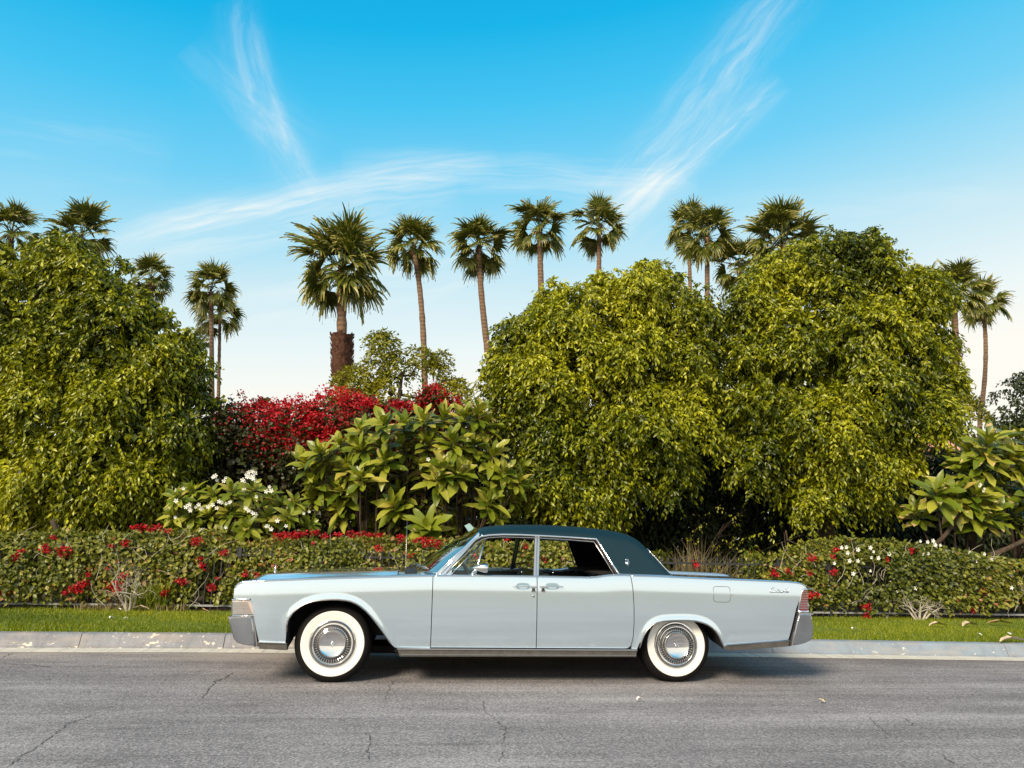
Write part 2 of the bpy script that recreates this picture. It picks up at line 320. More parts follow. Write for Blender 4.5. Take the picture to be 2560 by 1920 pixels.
# ------------------------------------------------------------------ object helpers
def link(o, parent=None):
    COL.objects.link(o)
    if parent is not None: o.parent = parent
    return o
def root_of(p):
    v = Vector((0, 0, 0))
    while p is not None: v += p.location; p = p.parent
    return v
def mesh(name, verts, faces, material, parent=None, smooth=False, rnd=None, loc=None):
    """one mesh object; verts are world coordinates"""
    me = bpy.data.meshes.new(name)
    V = np.asarray(verts, dtype=np.float64).reshape(-1, 3)
    off = root_of(parent)
    if loc is not None: lo = Vector(loc)
    else: lo = off
    V = V - np.array(lo)
    if isinstance(faces, np.ndarray):
        nf, k = faces.shape
        me.vertices.add(len(V)); me.vertices.foreach_set('co', V.astype(np.float32).ravel())
        me.loops.add(nf*k); me.loops.foreach_set('vertex_index', faces.astype(np.int32).ravel())
        me.polygons.add(nf); me.polygons.foreach_set('loop_start', np.arange(0, nf*k, k, dtype=np.int32))
        me.polygons.foreach_set('loop_total', np.full(nf, k, dtype=np.int32))
        me.update(calc_edges=True)
    else:
        me.from_pydata([tuple(v) for v in V], [], [tuple(f) for f in faces]); me.update()
    if smooth: me.polygons.foreach_set('use_smooth', np.ones(len(me.polygons), dtype=bool))
    if rnd is not None:
        a = me.attributes.new('rnd', 'FLOAT', 'FACE'); a.data.foreach_set('value', np.asarray(rnd, dtype=np.float32))
    me.materials.append(material)
    o = bpy.data.objects.new(name, me); o.location = lo - off
    link(o, parent); return o
def empty(name, loc, parent=None, rz=0.0):
    o = bpy.data.objects.new(name, None); o.location = Vector(loc) - root_of(parent); o.rotation_euler = (0, 0, rz)
    o.empty_display_size = 0.2; return link(o, parent)
def tag(o, label=None, cat=None, group=None, kind=None):
    if label: o['label'] = label
    if cat: o['category'] = cat
    if group: o['group'] = group
    if kind: o['kind'] = kind
    return o
class MB:
    def __init__(s): s.v = []; s.f = []
    def add(s, v, f):
        n = len(s.v); s.v += [tuple(p) for p in v]; s.f += [tuple(i+n for i in q) for q in f]
    def box(s, c, d, rot=None):
        hx, hy, hz = d[0]/2, d[1]/2, d[2]/2
        P = [Vector((x, y, z)) for x in (-hx, hx) for y in (-hy, hy) for z in (-hz, hz)]
        if rot is not None: P = [rot @ p for p in P]
        P = [p + Vector(c) for p in P]
        s.add(P, [(0, 1, 3, 2), (4, 6, 7, 5), (0, 4, 5, 1), (2, 3, 7, 6), (0, 2, 6, 4), (1, 5, 7, 3)])
    def tube(s, pts, rad, seg=8, cap=True, squash=None):
        pts = [Vector(p) for p in pts]; n = len(pts)
        if not hasattr(rad, '__len__'): rad = [rad]*n
        prev = None; V = []
        for i, p in enumerate(pts):
            t = (pts[min(i+1, n-1)]-pts[max(i-1, 0)]).normalized()
            if prev is None: a = t.orthogonal().normalized()
            else:
                a = prev - t*prev.dot(t); a = a.normalized() if a.length > 1e-6 else t.orthogonal().normalized()
            prev = a; b = t.cross(a)
            for k in range(seg):
                q = 2*math.pi*k/seg; V.append(p + (a*math.cos(q) + b*math.sin(q))*rad[i])
        F = [(i*seg+k, i*seg+(k+1) % seg, (i+1)*seg+(k+1) % seg, (i+1)*seg+k) for i in range(n-1) for k in range(seg)]
        if cap: F += [tuple(range(seg))[::-1], tuple((n-1)*seg+k for k in range(seg))]
        s.add(V, F)
    def prism(s, poly, y0, y1):
        """polygon in (x, z) extruded along y"""
        n = len(poly); V = [(p[0], y0, p[1]) for p in poly] + [(p[0], y1, p[1]) for p in poly]
        s.add(V, [tuple(range(n)), tuple(range(2*n-1, n-1, -1))] + [(i, n+i, n+(i+1) % n, (i+1) % n) for i in range(n)])
    def lathe(s, prof, c, seg=48, a0=0.0, clampz=None):
        """profile (radius, y) turned round the y axis through c"""
        V = []; n = len(prof)
        for k in range(seg):
            q = 2*math.pi*k/seg
            for r, y in prof:
                z = c[2]+r*math.sin(q)
                if clampz is not None: z = max(z, clampz)
                V.append((c[0]+r*math.cos(q), c[1]+y, z))
        s.add(V, [(k*n+i, k*n+i+1, ((k+1) % seg)*n+i+1, ((k+1) % seg)*n+i) for k in range(seg) for i in range(n-1)])
    def build(s, name, m, parent=None, smooth=False, loc=None): return mesh(name, s.v, s.f, m, parent, smooth, loc=loc)
def sharpen(o, ang=35):
    for p in o.data.polygons: p.use_smooth = True
    o.data.set_sharp_from_angle(angle=R(ang)); return o
def bevel(o, w=0.01, seg=2):
    b = o.modifiers.new('bevel', 'BEVEL'); b.width = w; b.segments = seg; b.limit_method = 'ANGLE'; b.angle_limit = R(40); return o
def interp(x, pts):
    return np.interp(x, [p[0] for p in pts], [p[1] for p in pts])

# smooth pseudo noise, vectorised
class SN:
    def __init__(s, seed, freq, n=7):
        r = np.random.default_rng(seed); d = r.normal(size=(n, 3)); d /= np.linalg.norm(d, axis=1)[:, None]
        s.k = d*freq*r.uniform(0.6, 1.7, (n, 1)); s.p = r.uniform(0, 6.28, n)
    def __call__(s, P): return np.sin(P @ s.k.T + s.p).mean(axis=1)*1.9

# ------------------------------------------------------------------ leaves in bulk
LT = np.array([(0, 0, 0), (-0.5, 0.42, 0.0), (0.0, 0.50, -0.16), (0.5, 0.42, 0.0), (0.0, 1.0, -0.12)])
LFACE = np.array([(0, 2, 1), (0, 3, 2), (1, 2, 4), (2, 3, 4)])
def norm(a): return a/np.maximum(np.linalg.norm(a, axis=1, keepdims=True), 1e-9)
def leaf_arrays(P, D, N, L, W):
    """P base, D tip direction, N face normal hint"""
    D = norm(D); S = norm(np.cross(D, N)); N = np.cross(S, D)
    V = (P[:, None, :] + LT[None, :, 0:1]*W[:, None, None]*S[:, None, :] + LT[None, :, 1:2]*L[:, None, None]*D[:, None, :]
         + LT[None, :, 2:3]*L[:, None, None]*N[:, None, :])
    F = LFACE[None] + (np.arange(len(P))*5)[:, None, None]
    return V.reshape(-1, 3), F.reshape(-1, 3)
def leaves(name, P, D, N, L, W, m, parent, rnd, tagkind=None):
    V, F = leaf_arrays(P, D, N, L, W)
    o = mesh(name, V, F, m, parent, rnd=np.repeat(rnd, 4))
    if tagkind: o['kind'] = tagkind
    return o
def px_lobes(lst, y0):
    """(px, py, radius px, depth offset) -> centres and radii in metres"""
    C, Rr = [], []
    for e in lst:
        px, py, r = e[:3]; dy = e[3] if len(e) > 3 else 0.0
        c = px_plane(px, py, y0+dy); dist = float(np.dot(c-CC, CF)); C.append(c); Rr.append(r*dist/FPX)
    return np.array(C), np.array(Rr)
def sublobes(C, Rr, seed, frac=0.42, at=0.70, per=9):
    r = np.random.default_rng(seed); cs, rs = [], []
    for c, R0 in zip(C, Rr):
        cs.append(c); rs.append(R0*0.74)
        if R0 < 0.45: continue
        for i in range(per):
            d = norm(r.normal(size=(1, 3))*[1, 1, 1] + [0, -0.55, 0.12])[0]; f = frac*r.uniform(0.75, 1.2)
            cs.append(c+d*R0*at*r.uniform(.9, 1.08)); rs.append(R0*f)
    return np.array(cs), np.array(rs)
def lobes_surface(C, Rr, dens, seed, back=0.35, squash_y=0.9, lump=0.22, lumpf=3.2, thr=-0.35, minz=0.3, inner=0.0):
    r = np.random.default_rng(seed); sn = SN(seed+1, lumpf); sn2 = SN(seed+2, lumpf*1.9); out = []; outn = []
    for c, R0 in zip(C, Rr):
        n = max(8, int(dens*4*math.pi*R0*R0)); d = norm(r.normal(size=(n, 3)))
        keep = (d[:, 1] < 0.25) | (r.random(n) < back); d = d[keep]
        P = c + d*np.array([1, squash_y, 1])*R0
        h = sn(P)*lump + sn2(P)*lump*0.5
        P = P + d*(h[:, None])*min(1.0, R0*1.2) - d*(r.exponential(0.10, len(d))[:, None])*min(1, R0)
        k2 = (sn(P*1.7+5) > thr) | (r.random(len(P)) < 0.25)
        P, d = P[k2], d[k2]
        out.append(P); outn.append(d)
    P = np.concatenate(out); D = np.concatenate(outn)
    # drop what lies deep inside another lobe
    depth = np.full(len(P), -9.0)
    for c, R0 in zip(C, Rr): depth = np.maximum(depth, R0 - np.linalg.norm((P-c)/np.array([1, squash_y, 1]), axis=1))
    k = (depth < 0.33 + inner) & (P[:, 2] > minz)
    return P[k], D[k]
def weeping_leaves(P, O, seed, per=11, L=0.105, W=0.40, arc=0.26, droop=0.75):
    """each point becomes a hanging twig set with drooping leaves"""
    r = np.random.default_rng(seed); n = len(P); t = np.tile(np.linspace(0.05, 1, per), (n, 1)) + r.uniform(-.04, .04, (n, per))
    O2 = norm(O*np.array([1, 1, 0.5]) + r.normal(0, 0.35, (n, 3)))
    scl = r.uniform(0.7, 1.3, (n, 1))
    down = np.array([0, 0, -1.0])
    Q = P[:, None, :] + O2[:, None, :]*(t*arc*scl)[:, :, None] + down*((t**2)*arc*0.75*scl)[:, :, None] + r.normal(0, 0.022, (n, per, 3))
    side = norm(np.cross(O2, down)); sgn = np.where(np.arange(per) % 2, 1, -1)[None, :, None]
    Dd = down*droop + O2[:, None, :]*0.40 + side[:, None, :]*sgn*0.42 + r.normal(0, 0.26, (n, per, 3))
    Nn = O2[:, None, :]*0.55 + np.array([0, 0, 0.50]) + r.normal(0, 0.60, (n, per, 3))
    Q, Dd, Nn = Q.reshape(-1, 3), Dd.reshape(-1, 3), Nn.reshape(-1, 3)
    LL = L*r.uniform(0.72, 1.2, len(Q)); spray = np.repeat(r.random(n), per)
    rr = np.clip(0.55*r.random(len(Q)) + 0.45*spray, 0, 1)
    return Q, Dd, Nn, LL, LL*W, rr

# ------------------------------------------------------------------ setting
_lip = np.polyfit([-4.34, -1.97, 3.54, 7.32], [1.877, 1.832, 1.741, 1.453], 2)
def lip(x):
    xc = np.clip(x, -6.5, 9.0); base = np.polyval(_lip, xc); sl = np.polyval(np.polyder(_lip), xc)
    return base + sl*(x-xc)
XS = np.concatenate([np.linspace(-45, -8, 10), np.linspace(-7, 10, 35), np.linspace(12, 45, 9)])
def strip(name, sec, m, xs=XS, smooth=False, parent=None):
    """sweep a list of (offset from the lip, z) along the kerb line"""
    V = [(x, float(lip(x))+o, z) for x in xs for o, z in sec]; k = len(sec)
    F = [(i*k+j, (i+1)*k+j, (i+1)*k+j+1, i*k+j+1) for i in range(len(xs)-1) for j in range(k-1)]
    return mesh(name, V, F, m, parent, smooth)
g = mesh('ground', [(-900, -900, -0.06), (900, -900, -0.06), (900, 900, -0.06), (-900, 900, -0.06)], [(0, 1, 2, 3)], M_LAND); tag(g, kind='structure')
road = strip('road', [(-13.0, -0.05), (-6.0, 0.0), (-4.0, 0.0), (-2.0, 0.0), (0.0, 0.0)], M_ASPH); tag(road, kind='structure')
gut = strip('gutter', [(-0.004, -0.03), (0.0, 0.004), (0.27, 0.004), (0.29, -0.02)], M_GUTTER); tag(gut, kind='structure')
def span(name, rows, m, smooth=False):
    V = [(x, (float(lip(x))+a if rel else a), z) for x in XS for rel, a, z in rows]; k = len(rows)
    F = [(i*k+j, (i+1)*k+j, (i+1)*k+j+1, i*k+j+1) for i in range(len(XS)-1) for j in range(k-1)]
    return tag(mesh(name, V, F, m, smooth=smooth), kind='structure')
FY = 5.10        # line of the fence
span('lawn', [(1, 0.36, 0.11), (1, 0.46, 0.142), (1, 1.4, 0.150), (0, FY-0.02, 0.150)], M_TURF, True)
span('planting_bed', [(0, FY-0.05, 0.10), (0, FY-0.02, 0.155), (0, 9.0, 0.17), (0, 60.0, 0.17), (0, 60.0, -0.06)], M_SOIL)
kerb = empty('kerb', (0, float(lip(0)), 0)); tag(kerb, kind='structure')
joints = [-45, -30, -20, -12, -8.3, -5.3, float(px_ground(178, 1610, 0.07)[0]), float(px_ground(548, 1612, 0.07)[0]), 0.9, float(px_ground(1950, 1625, 0.07)[0]), 7.35, 10.4, 14, 20, 30, 45]
ksec = [(0.262, -0.02), (0.262, 0.02), (0.285, 0.035), (0.315, 0.115), (0.325, 0.138), (0.342, 0.148), (0.36, 0.151), (0.47, 0.153), (0.475, 0.05)]
for a, b_ in zip(joints[:-1], joints[1:]):
    xs = np.linspace(a+0.004, b_-0.004, max(3, int((b_-a)/0.8)+2)); k = len(ksec)
    V = [(x, float(lip(x))+o, z) for x in xs for o, z in ksec]
    F = [(i*k+j, (i+1)*k+j, (i+1)*k+j+1, i*k+j+1) for i in range(len(xs)-1) for j in range(k-1)] + [tuple(range(k))[::-1], tuple((len(xs)-1)*k+j for j in range(k))]
    sharpen(mesh('kerb_segment', V, F, M_KERB, kerb), 40)
# cracks: thin dark ribbons of broken asphalt, traced where they run
M_CRACK = simple('crack_tar', (0.06, 0.054, 0.052), 0.9)
def crack(pts, w=0.005, seed=0):
    r = np.random.default_rng(seed); P = [px_ground(*p)[:2] for p in pts]; Q = []
    for a, b_ in zip(P[:-1], P[1:]):
        n = max(2, int(np.linalg.norm(b_-a)/0.035))
        for i in range(n): Q.append(a+(b_-a)*i/n + r.normal(0, 0.008, 2))
    Q.append(P[-1]); Q = np.array(Q); t = np.gradient(Q, axis=0); nrm = np.stack([-t[:, 1], t[:, 0]], 1); nrm /= np.maximum(np.linalg.norm(nrm, axis=1)[:, None], 1e-6)
    ww = (w*0.62*r.uniform(0.15, 1.5, len(Q)))[:, None]; ww[0] = ww[-1] = 0.0005
    V = [(x, y, 0.004) for x, y in Q+nrm*ww] + [(x, y, 0.004) for x, y in Q-nrm*ww]; n = len(Q)
    mesh('crack', V, [(i, i+1, n+i+1, n+i) for i in range(n-1)], M_CRACK, road)
for i, (c_, w) in enumerate([([(20, 1915), (75, 1880), (120, 1850), (160, 1815), (200, 1800), (235, 1785)], .004), ([(582, 1682), (565, 1694), (540, 1704), (520, 1725), (505, 1747)], .007),
        ([(540, 1676), (600, 1664), (640, 1663)], .004), ([(470, 1678), (500, 1679), (520, 1677)], .006),
        ([(990, 1700), (975, 1715), (968, 1735), (960, 1755)], .004), ([(1206, 1750), (1212, 1780), (1235, 1792), (1252, 1810), (1262, 1822), (1258, 1850), (1262, 1870), (1258, 1890), (1245, 1905)], .004),
        ([(918, 1832), (925, 1850), (922, 1870), (918, 1910)], .004), ([(2170, 1790), (2185, 1808), (2205, 1820), (2222, 1838)], .0035), ([(2215, 1783), (2265, 1798), (2285, 1812), (2262, 1818)], .0035),
        ([(2345, 1880), (2365, 1895), (2385, 1912)], .004), ([(1360, 1910), (1400, 1918)], .003), ([(20, 1660), (70, 1662), (130, 1668)], .010), ([(30, 1632), (18, 1640), (0, 1645)], .005), ([(95, 1700), (130, 1699)], .006),
        ([(1768, 1712), (1774, 1722)], .003), ([(1793, 1735), (1800, 1748)], .003)]):
    crack(c_, w, i)

# lawn blades
def grass():
    r = np.random.default_rng(3); n = 95000; x = r.uniform(-6.6, 11.5, n); t = r.beta(1.0, 1.05, n); y = (lip(x)+0.435+0.02*np.sin(x*7.3)*np.sin(x*2.9))*(1-t) + t*(FY-0.02)
    z = 0.146+np.zeros(n); P = np.stack([x, y, z], 1); P[:, 2] += 0.004*np.sin(x*3)*np.cos(y*4)
    h = r.uniform(0.022, 0.048, n)*(1+0.35*SN(9, 2.5)(P)); a = r.uniform(0, 6.28, n); ln = r.uniform(0.0, 0.75, n)
    tip = P + np.stack([np.cos(a)*h*ln, np.sin(a)*h*ln, h], 1); b = r.uniform(0, 6.28, n); w = r.uniform(0.003, 0.006, n)
    s = np.stack([np.cos(b)*w, np.sin(b)*w, 0*b], 1)
    V = np.stack([P-s, P+s, tip], 1).reshape(-1, 3); F = np.arange(3*n).reshape(-1, 3)
    rr = np.clip(0.5+0.30*SN(5, 1.6)(P)+r.normal(0, .22, n), 0, 1)
    o = mesh('grass', V, F, M_GRASS, rnd=rr); tag(o, 'short mown green lawn strip between kerb and hedge', 'grass', kind='stuff')
grass()
def fallen(name, px, py, L, W, ang, m, label, cat, z=0.17, cupz=0.03):
    c = px_ground(px, py, z); ca, sa = math.cos(ang), math.sin(ang); V = []; F = []
    n = 7
    for i in range(n):
        t = i/(n-1); w = W*math.sin(math.pi*min(1, max(0.04, t*0.94+0.03)))**0.8; zz = cupz*math.sin(t*3.1)*(1.2 if i % 2 else 0.8)
        for s in (-1, 0, 1):
            lx, ly = (t-0.5)*L, s*w*0.5+0.02*math.sin(t*5); V.append((c[0]+lx*ca-ly*sa, c[1]+lx*sa+ly*ca, z+0.012+zz+(0.35*w if s else 0.0)))
    for i in range(n-1):
        for s in (0, 1): F.append((i*3+s, (i+1)*3+s, (i+1)*3+s+1, i*3+s+1))
    o = mesh(name, V, F, m, smooth=True, loc=(c[0], c[1], z)); tag(o, label, cat, 'dead leaves and petals fallen on the lawn'); return o
M_DEADPALE = simple('pale_dry_leaf', (0.62, 0.47, 0.33), 0.7, noise=(14.0, 0.3))
fallen('fallen_leaf', 350, 1527, 0.26, 0.09, 0.2, M_DEADPALE, 'curled tan dead leaf on the lawn edge by the bare shrub roots', 'leaf')
fallen('fallen_leaf', 505, 1533, 0.22, 0.06, -0.1, M_DEAD, 'brown dead leaf on the grass left of the front bumper', 'leaf')
fallen('fallen_leaf', 2345, 1567, 0.30, 0.08, 0.1, M_DEADPALE, 'tan curled leaf on the right lawn left of the pale twisted one', 'leaf')
fallen('fallen_leaf', 2425, 1567, 0.34, 0.10, 0.35, M_DEADPALE, 'pale twisted dead leaf at the middle of the right lawn', 'leaf')
fallen('fallen_leaf', 2500, 1562, 0.40, 0.08, -0.15, M_DEAD, 'long brown dead leaf under the right end of the hedge', 'leaf')
fallen('fallen_leaf', 2530, 1606, 0.42, 0.09, 0.25, M_DEADPALE, 'large dead leaf lying on the kerb edge at far right', 'leaf', 0.16)
fallen('fallen_leaf', 2058, 1633, 0.12, 0.05, 0.0, M_DEAD, 'small brown leaf in the gutter behind the rear bumper', 'leaf', 0.006, 0.008)
for px, py, lb in [(278, 1548, 'small white petal on the left lawn, left one of two'), (314, 1550, 'small white petal on the left lawn, right one of two'), (302, 1526, 'white petal beside the base of the bare pale shrub'),
                   (2135, 1575, 'white petal on the right lawn close behind the car'), (2449, 1589, 'large white petal near the kerb on the right lawn'), (2527, 1588, 'tiny white petal nearest the right edge of the lawn'), (1600, 1755, 'small white petal lying on the asphalt below the rear wheel'), (2058, 1757, 'broken pale leaf bit on the asphalt right of the rear wheel')]:
    fallen('fallen_petal', px, py, 0.055 if '2449' not in str(px) else 0.09, 0.04, random.uniform(0, 3), M_PETAL if 'leaf' not in lb else M_DEADPALE, lb, 'petal', 0.17 if py < 1700 else 0.004, 0.01)

# ------------------------------------------------------------------ fence
def fence():
    f = empty('iron_fence', (2.0, FY, 0.15)); tag(f, 'low dark iron picket fence running behind the lawn inside the hedges', 'fence')
    x0, x1 = -8.5, 14.0
    m = MB(); m.box(((x0+x1)/2, FY, 0.225), (x1-x0, 0.030, 0.028)); m.build('rail', M_RAIL, f)
    m = MB(); m.box(((x0+x1)/2, FY, 0.98), (x1-x0, 0.030, 0.03)); m.build('rail', M_IRON, f)
    pk = MB(); h = 0.86
    pk.box((0, 0, h/2), (0.014, 0.014, h))
    pk.add([(-.018, -.006, h), (.018, -.006, h), (.018, .006, h), (-.018, .006, h), (0, 0, h+0.075)], [(0, 1, 4), (1, 2, 4), (2, 3, 4), (3, 0, 4), (0, 3, 2, 1)])
    first = None; n = int((x1-x0)/0.105)
    for i in range(n):
        x = x0+0.05+i*0.105
        if first is None:
            first = pk.build('picket', M_IRON, f, loc=(0, 0, 0)); o = first
        else: o = first.copy(); COL.objects.link(o)
        o.parent = f; o.location = Vector((x, FY, 0.17)) - root_of(f)
    for px in (590, 1948, 2075):
        x = float(px_plane(px, 1500, FY)[0]); m = MB(); m.box((x, FY, 0.62), (0.045, 0.045, 0.95)); m.build('post', M_IRON, f)
fence()

# ------------------------------------------------------------------ clipped hedges
def xat(px, y=FY, py=1430): return float(px_plane(px, py, y)[0])
def hedge(name, label, pxs, y0, y1, zb, seed, stops_mat, n_per=640, leaf=0.078, flowers=(), white=(), twigs=10, bottom=0.28, lumpy=0.08, name2='hedge'):
    """pxs: list of (px x, px y of the top) along the front face"""
    r = np.random.default_rng(seed)
    top = []
    for px, py in pxs:
        c = px_plane(px, py, y0+0.15); top.append((float(c[0]), float(c[2])))
    xa, xb = top[0][0], top[-1][0]; L = xb-xa
    root = empty(name, ((xa+xb)/2, (y0+y1)/2, 0.15)); tag(root, label, 'hedge')
    sn = SN(seed, 3.0); sn2 = SN(seed+1, 7.0); sn3 = SN(seed+2, 1.3)
    H = np.mean([t[1] for t in top])
    A = L*H*n_per*1.55; n = int(A); x = r.uniform(xa, xb, n); zt = interp(x, top); v = r.random(n)
    z = zb+(zt-zb)*v**0.9
    P = np.stack([x, np.full(n, y0), z], 1)
    rnd_top = np.clip((zt-z)/0.22, 0, 1)
    P[:, 1] += lumpy*sn(P)+0.5*lumpy*sn2(P) + (1-np.sqrt(np.clip(1-(1-rnd_top)**2, 0, 1)))*0.30 + r.exponential(0.05, n) - 0.04*np.sin(v*3.1)
    thin = np.clip((z-0.15)/bottom, 0, 1)
    k = (r.random(n) < thin**1.3+0.02) & ((sn2(P*0.9+3) > -0.62) | (z > zb+0.8*(zt-zb)))
    P = P[k]; O = np.tile([0, -1.0, 0.15], (len(P), 1))
    n2 = int(L*(y1-y0)*n_per*0.9); x = r.uniform(xa, xb, n2); yy = r.uniform(y0+0.10, y1, n2); P2 = np.stack([x, yy, interp(x, top)-np.abs(r.normal(0, 0.04, n2))], 1)
    P2[:, 2] += lumpy*1.1*sn(P2)+0.05*sn2(P2)+0.03*sn3(P2); O2 = np.tile([0, -0.3, 1.0], (n2, 1))
    n3 = int(L*H*n_per*0.5); x = r.uniform(xa, xb, n3); P3 = np.stack([x, np.full(n3, y1)+r.normal(0, .04, n3), r.uniform(0.2, 1, n3)*interp(x, top)], 1); O3 = np.tile([0, 1.0, 0.1], (n3, 1))
    n4 = int(L*H*n_per*0.55); x = r.uniform(xa, xb, n4); z4 = 0.3+(interp(x, top)-0.3)*r.random(n4); P4 = np.stack([x, y0+0.16+r.uniform(0, 0.2, n4), z4], 1); O4 = np.tile([0, -1.0, 0.1], (n4, 1))
    for e, xe in ((-1, xa), (1, xb)):
        n5 = int((y1-y0)*H*n_per); P5 = np.stack([np.full(n5, xe)+r.normal(0, 0.05, n5), r.uniform(y0+.05, y1, n5), r.uniform(0.25, 1, n5)*H], 1)
        P4 = np.concatenate([P4, P5]); O4 = np.concatenate([O4, np.tile([e*1.0, -0.2, 0.1], (n5, 1))])
    P = np.concatenate([P, P2, P3, P4]); O = np.concatenate([O, O2, O3, O4]); n = len(P)
    N = O + r.normal(0, 0.42, (n, 3)) + np.array([0, 0, 0.45]); D = np.array([0, 0, -0.55]) + r.normal(0, 0.55, (n, 3)) + O*0.35
    LL = leaf*r.uniform(0.65, 1.2, n)
    rr = np.clip(0.44+0.20*sn3(P)+0.16*sn(P)+r.normal(0, .22, n), 0, 1)
    o = leaves('foliage', P, D, N, LL, LL*0.78, stops_mat, root, rr)
    # bare twigs showing through
    m = MB()
    for i in range(int(L*twigs)):
        x = r.uniform(xa+.1, xb-.1); zt_ = float(interp(x, top)); z = r.uniform(0.2, zt_-0.1); a = r.uniform(-1.2, 1.2); ln = r.uniform(0.12, 0.42)
        p = Vector((x, y0-0.03, z)); pts = [p]
        for k in range(3): p = p + Vector((math.sin(a)*ln/3, r.uniform(-.03, .02), abs(math.cos(a))*ln/3)); a += r.normal(0, .5); pts.append(p)
        m.tube(pts, [0.005, 0.004, 0.003, 0.0015], 4, False)
    m.build('twigs', M_PALE, root)
    # stems standing inside
    m = MB()
    for x in np.arange(xa+0.3, xb, 0.75):
        x = x+r.uniform(-.2, .2)
        for j in range(3):
            a = r.uniform(-.5, .5); m.tube([(x, y0+0.32, 0.14), (x+a*.3, y0+0.30, 0.5), (x+a, y0+0.25+r.uniform(-.1, .2), H*0.85)], [0.02, 0.014, 0.006], 5)
    m.build('stems', M_BARK, root)
    for (px, py, w, h) in flowers: bract_cluster(root, px, py, y0-0.05, w, h, r)
    for (px, py) in white:
        c = px_plane(px, py, y0-0.06); m = MB(); rad = r.uniform(0.022, 0.034)
        for k in range(5):
            a = k*1.2566; p = [(c[0], c[1], c[2]), (c[0]+rad*math.cos(a-.45), c[1]-.014, c[2]+rad*math.sin(a-.45)), (c[0]+rad*1.25*math.cos(a), c[1]-.008, c[2]+rad*1.25*math.sin(a)), (c[0]+rad*math.cos(a+.45), c[1]-.014, c[2]+rad*math.sin(a+.45))]
            m.add(p, [(0, 1, 2, 3)])
        m.build('white_flower', M_PETAL, root)
    return root
def bract_cluster(root, px, py, y, w, h, r, mt=None, dens=1.0, name='flower_cluster', size=0.036, ws=None):
    c = px_plane(px, py, y); sc = float(np.dot(c-CC, CF))/FPX; W, Hh = w*sc/2, h*sc/2
    n = max(6, int(dens*4.2*math.pi*W*Hh/(size*size*0.6))); n = min(n, 260)
    P = c+np.clip(r.normal(0, 0.5, (n, 3)), -1.1, 1.1)*np.array([W, 0.05, Hh])
    N = np.array([0, -0.8, 0.5])+r.normal(0, .6, (n, 3)); D = r.normal(0, 1, (n, 3)); LL = size*r.uniform(.7, 1.25, n)
    return leaves(name, P, D, N, LL, LL*0.9, mt or M_BRACT, root, r.random(n))

r0 = np.random.default_rng(21)
LEFTFL = [(8, 1478, 34, 22), (40, 1395, 20, 26), (115, 1372, 22, 20), (162, 1378, 40, 26), (210, 1460, 30, 20), (185, 1472, 34, 20), (160, 1482, 18, 12), (292, 1467, 38, 30), (315, 1357, 24, 14), (420, 1326, 20, 12), (452, 1453, 32, 16),
          (412, 1482, 22, 18), (505, 1415, 18, 16), (530, 1470, 22, 16), (490, 1352, 26, 18), (560, 1383, 22, 14), (615, 1435, 20, 14), (350, 1318, 44, 14), (395, 1318, 26, 14), (380, 1323, 26, 12), (57, 1378, 14, 10), (220, 1435, 14, 10), (268, 1422, 12, 8), (308, 1440, 14, 14),
          (500, 1396, 14, 8), (130, 1345, 16, 10), (278, 1365, 16, 8), (545, 1447, 12, 10), (640, 1436, 12, 10)]
hedge('bougainvillea_hedge', 'loose bougainvillea hedge with red blooms at the left behind the lawn', [(-520, 1330), (0, 1338), (120, 1345), (300, 1330), (420, 1322), (520, 1338), (640, 1400), (665, 1425)], 5.0, 5.75, 0.20, 31, M_HEDGE, flowers=LEFTFL, twigs=9, lumpy=0.10)
MIDFL = [(700, 1340, 34, 18), (738, 1339, 36, 20), (785, 1331, 30, 14), (815, 1340, 20, 12), (880, 1336, 30, 14), (925, 1337, 26, 12), (950, 1337, 20, 12), (1000, 1346, 26, 18), (1065, 1354, 30, 22), (1092, 1360, 26, 18), (945, 1371, 18, 16), (784, 1358, 10, 10),
         (1025, 1390, 12, 8), (760, 1336, 22, 10), (845, 1337, 26, 9), (905, 1334, 20, 10), (1266, 1349, 16, 10), (1314, 1367, 12, 14), (1359, 1397, 14, 12), (1040, 1350, 16, 12), (1740, 1410, 14, 18), (1190, 1390, 10, 8)]
hedge('clipped_hedge', 'tightly clipped hedge with a red flowered top line behind the car', [(600, 1368), (680, 1350), (800, 1345), (1000, 1352), (1100, 1356), (1250, 1352), (1420, 1356), (1560, 1372), (1625, 1395), (1660, 1425)], 5.05, 5.85, 0.2, 32, M_HEDGE, n_per=760, leaf=0.070, flowers=MIDFL, twigs=8, lumpy=0.075)
RIGHTFL = [(1935, 1432, 22, 20), (1970, 1427, 16, 12), (2082, 1392, 16, 10), (2090, 1375, 20, 12), (2030, 1395, 24, 16), (2085, 1430, 22, 14), (2027, 1487, 18, 16), (2043, 1487, 14, 14), (2168, 1517, 22, 16), (2165, 1545, 12, 26), (2463, 1480, 26, 16), (2433, 1526, 20, 14), (2280, 1376, 18, 14), (2215, 1402, 14, 12), (2025, 1434, 14, 12)]
WF = [(2300, 1353), (2318, 1355), (2332, 1352), (2337, 1362), (2350, 1363), (2175, 1369), (2183, 1379), (2178, 1394), (2144, 1374), (2118, 1382), (2085, 1408), (2123, 1402), (2144, 1402), (2132, 1434), (2175, 1427), (2225, 1456), (2226, 1461), (2288, 1470), (2308, 1386), (2320, 1384), (2423, 1382), (2441, 1393), (2430, 1399), (2443, 1403), (2457, 1417), (2466, 1418), (2470, 1417), (2478, 1400), (2521, 1430), (2526, 1437), (2528, 1469), (2115, 1368), (2222, 1385), (2103, 1369), (2195, 1395), (2460, 1385), (2240, 1480), (2350, 1505), (2480, 1405)]
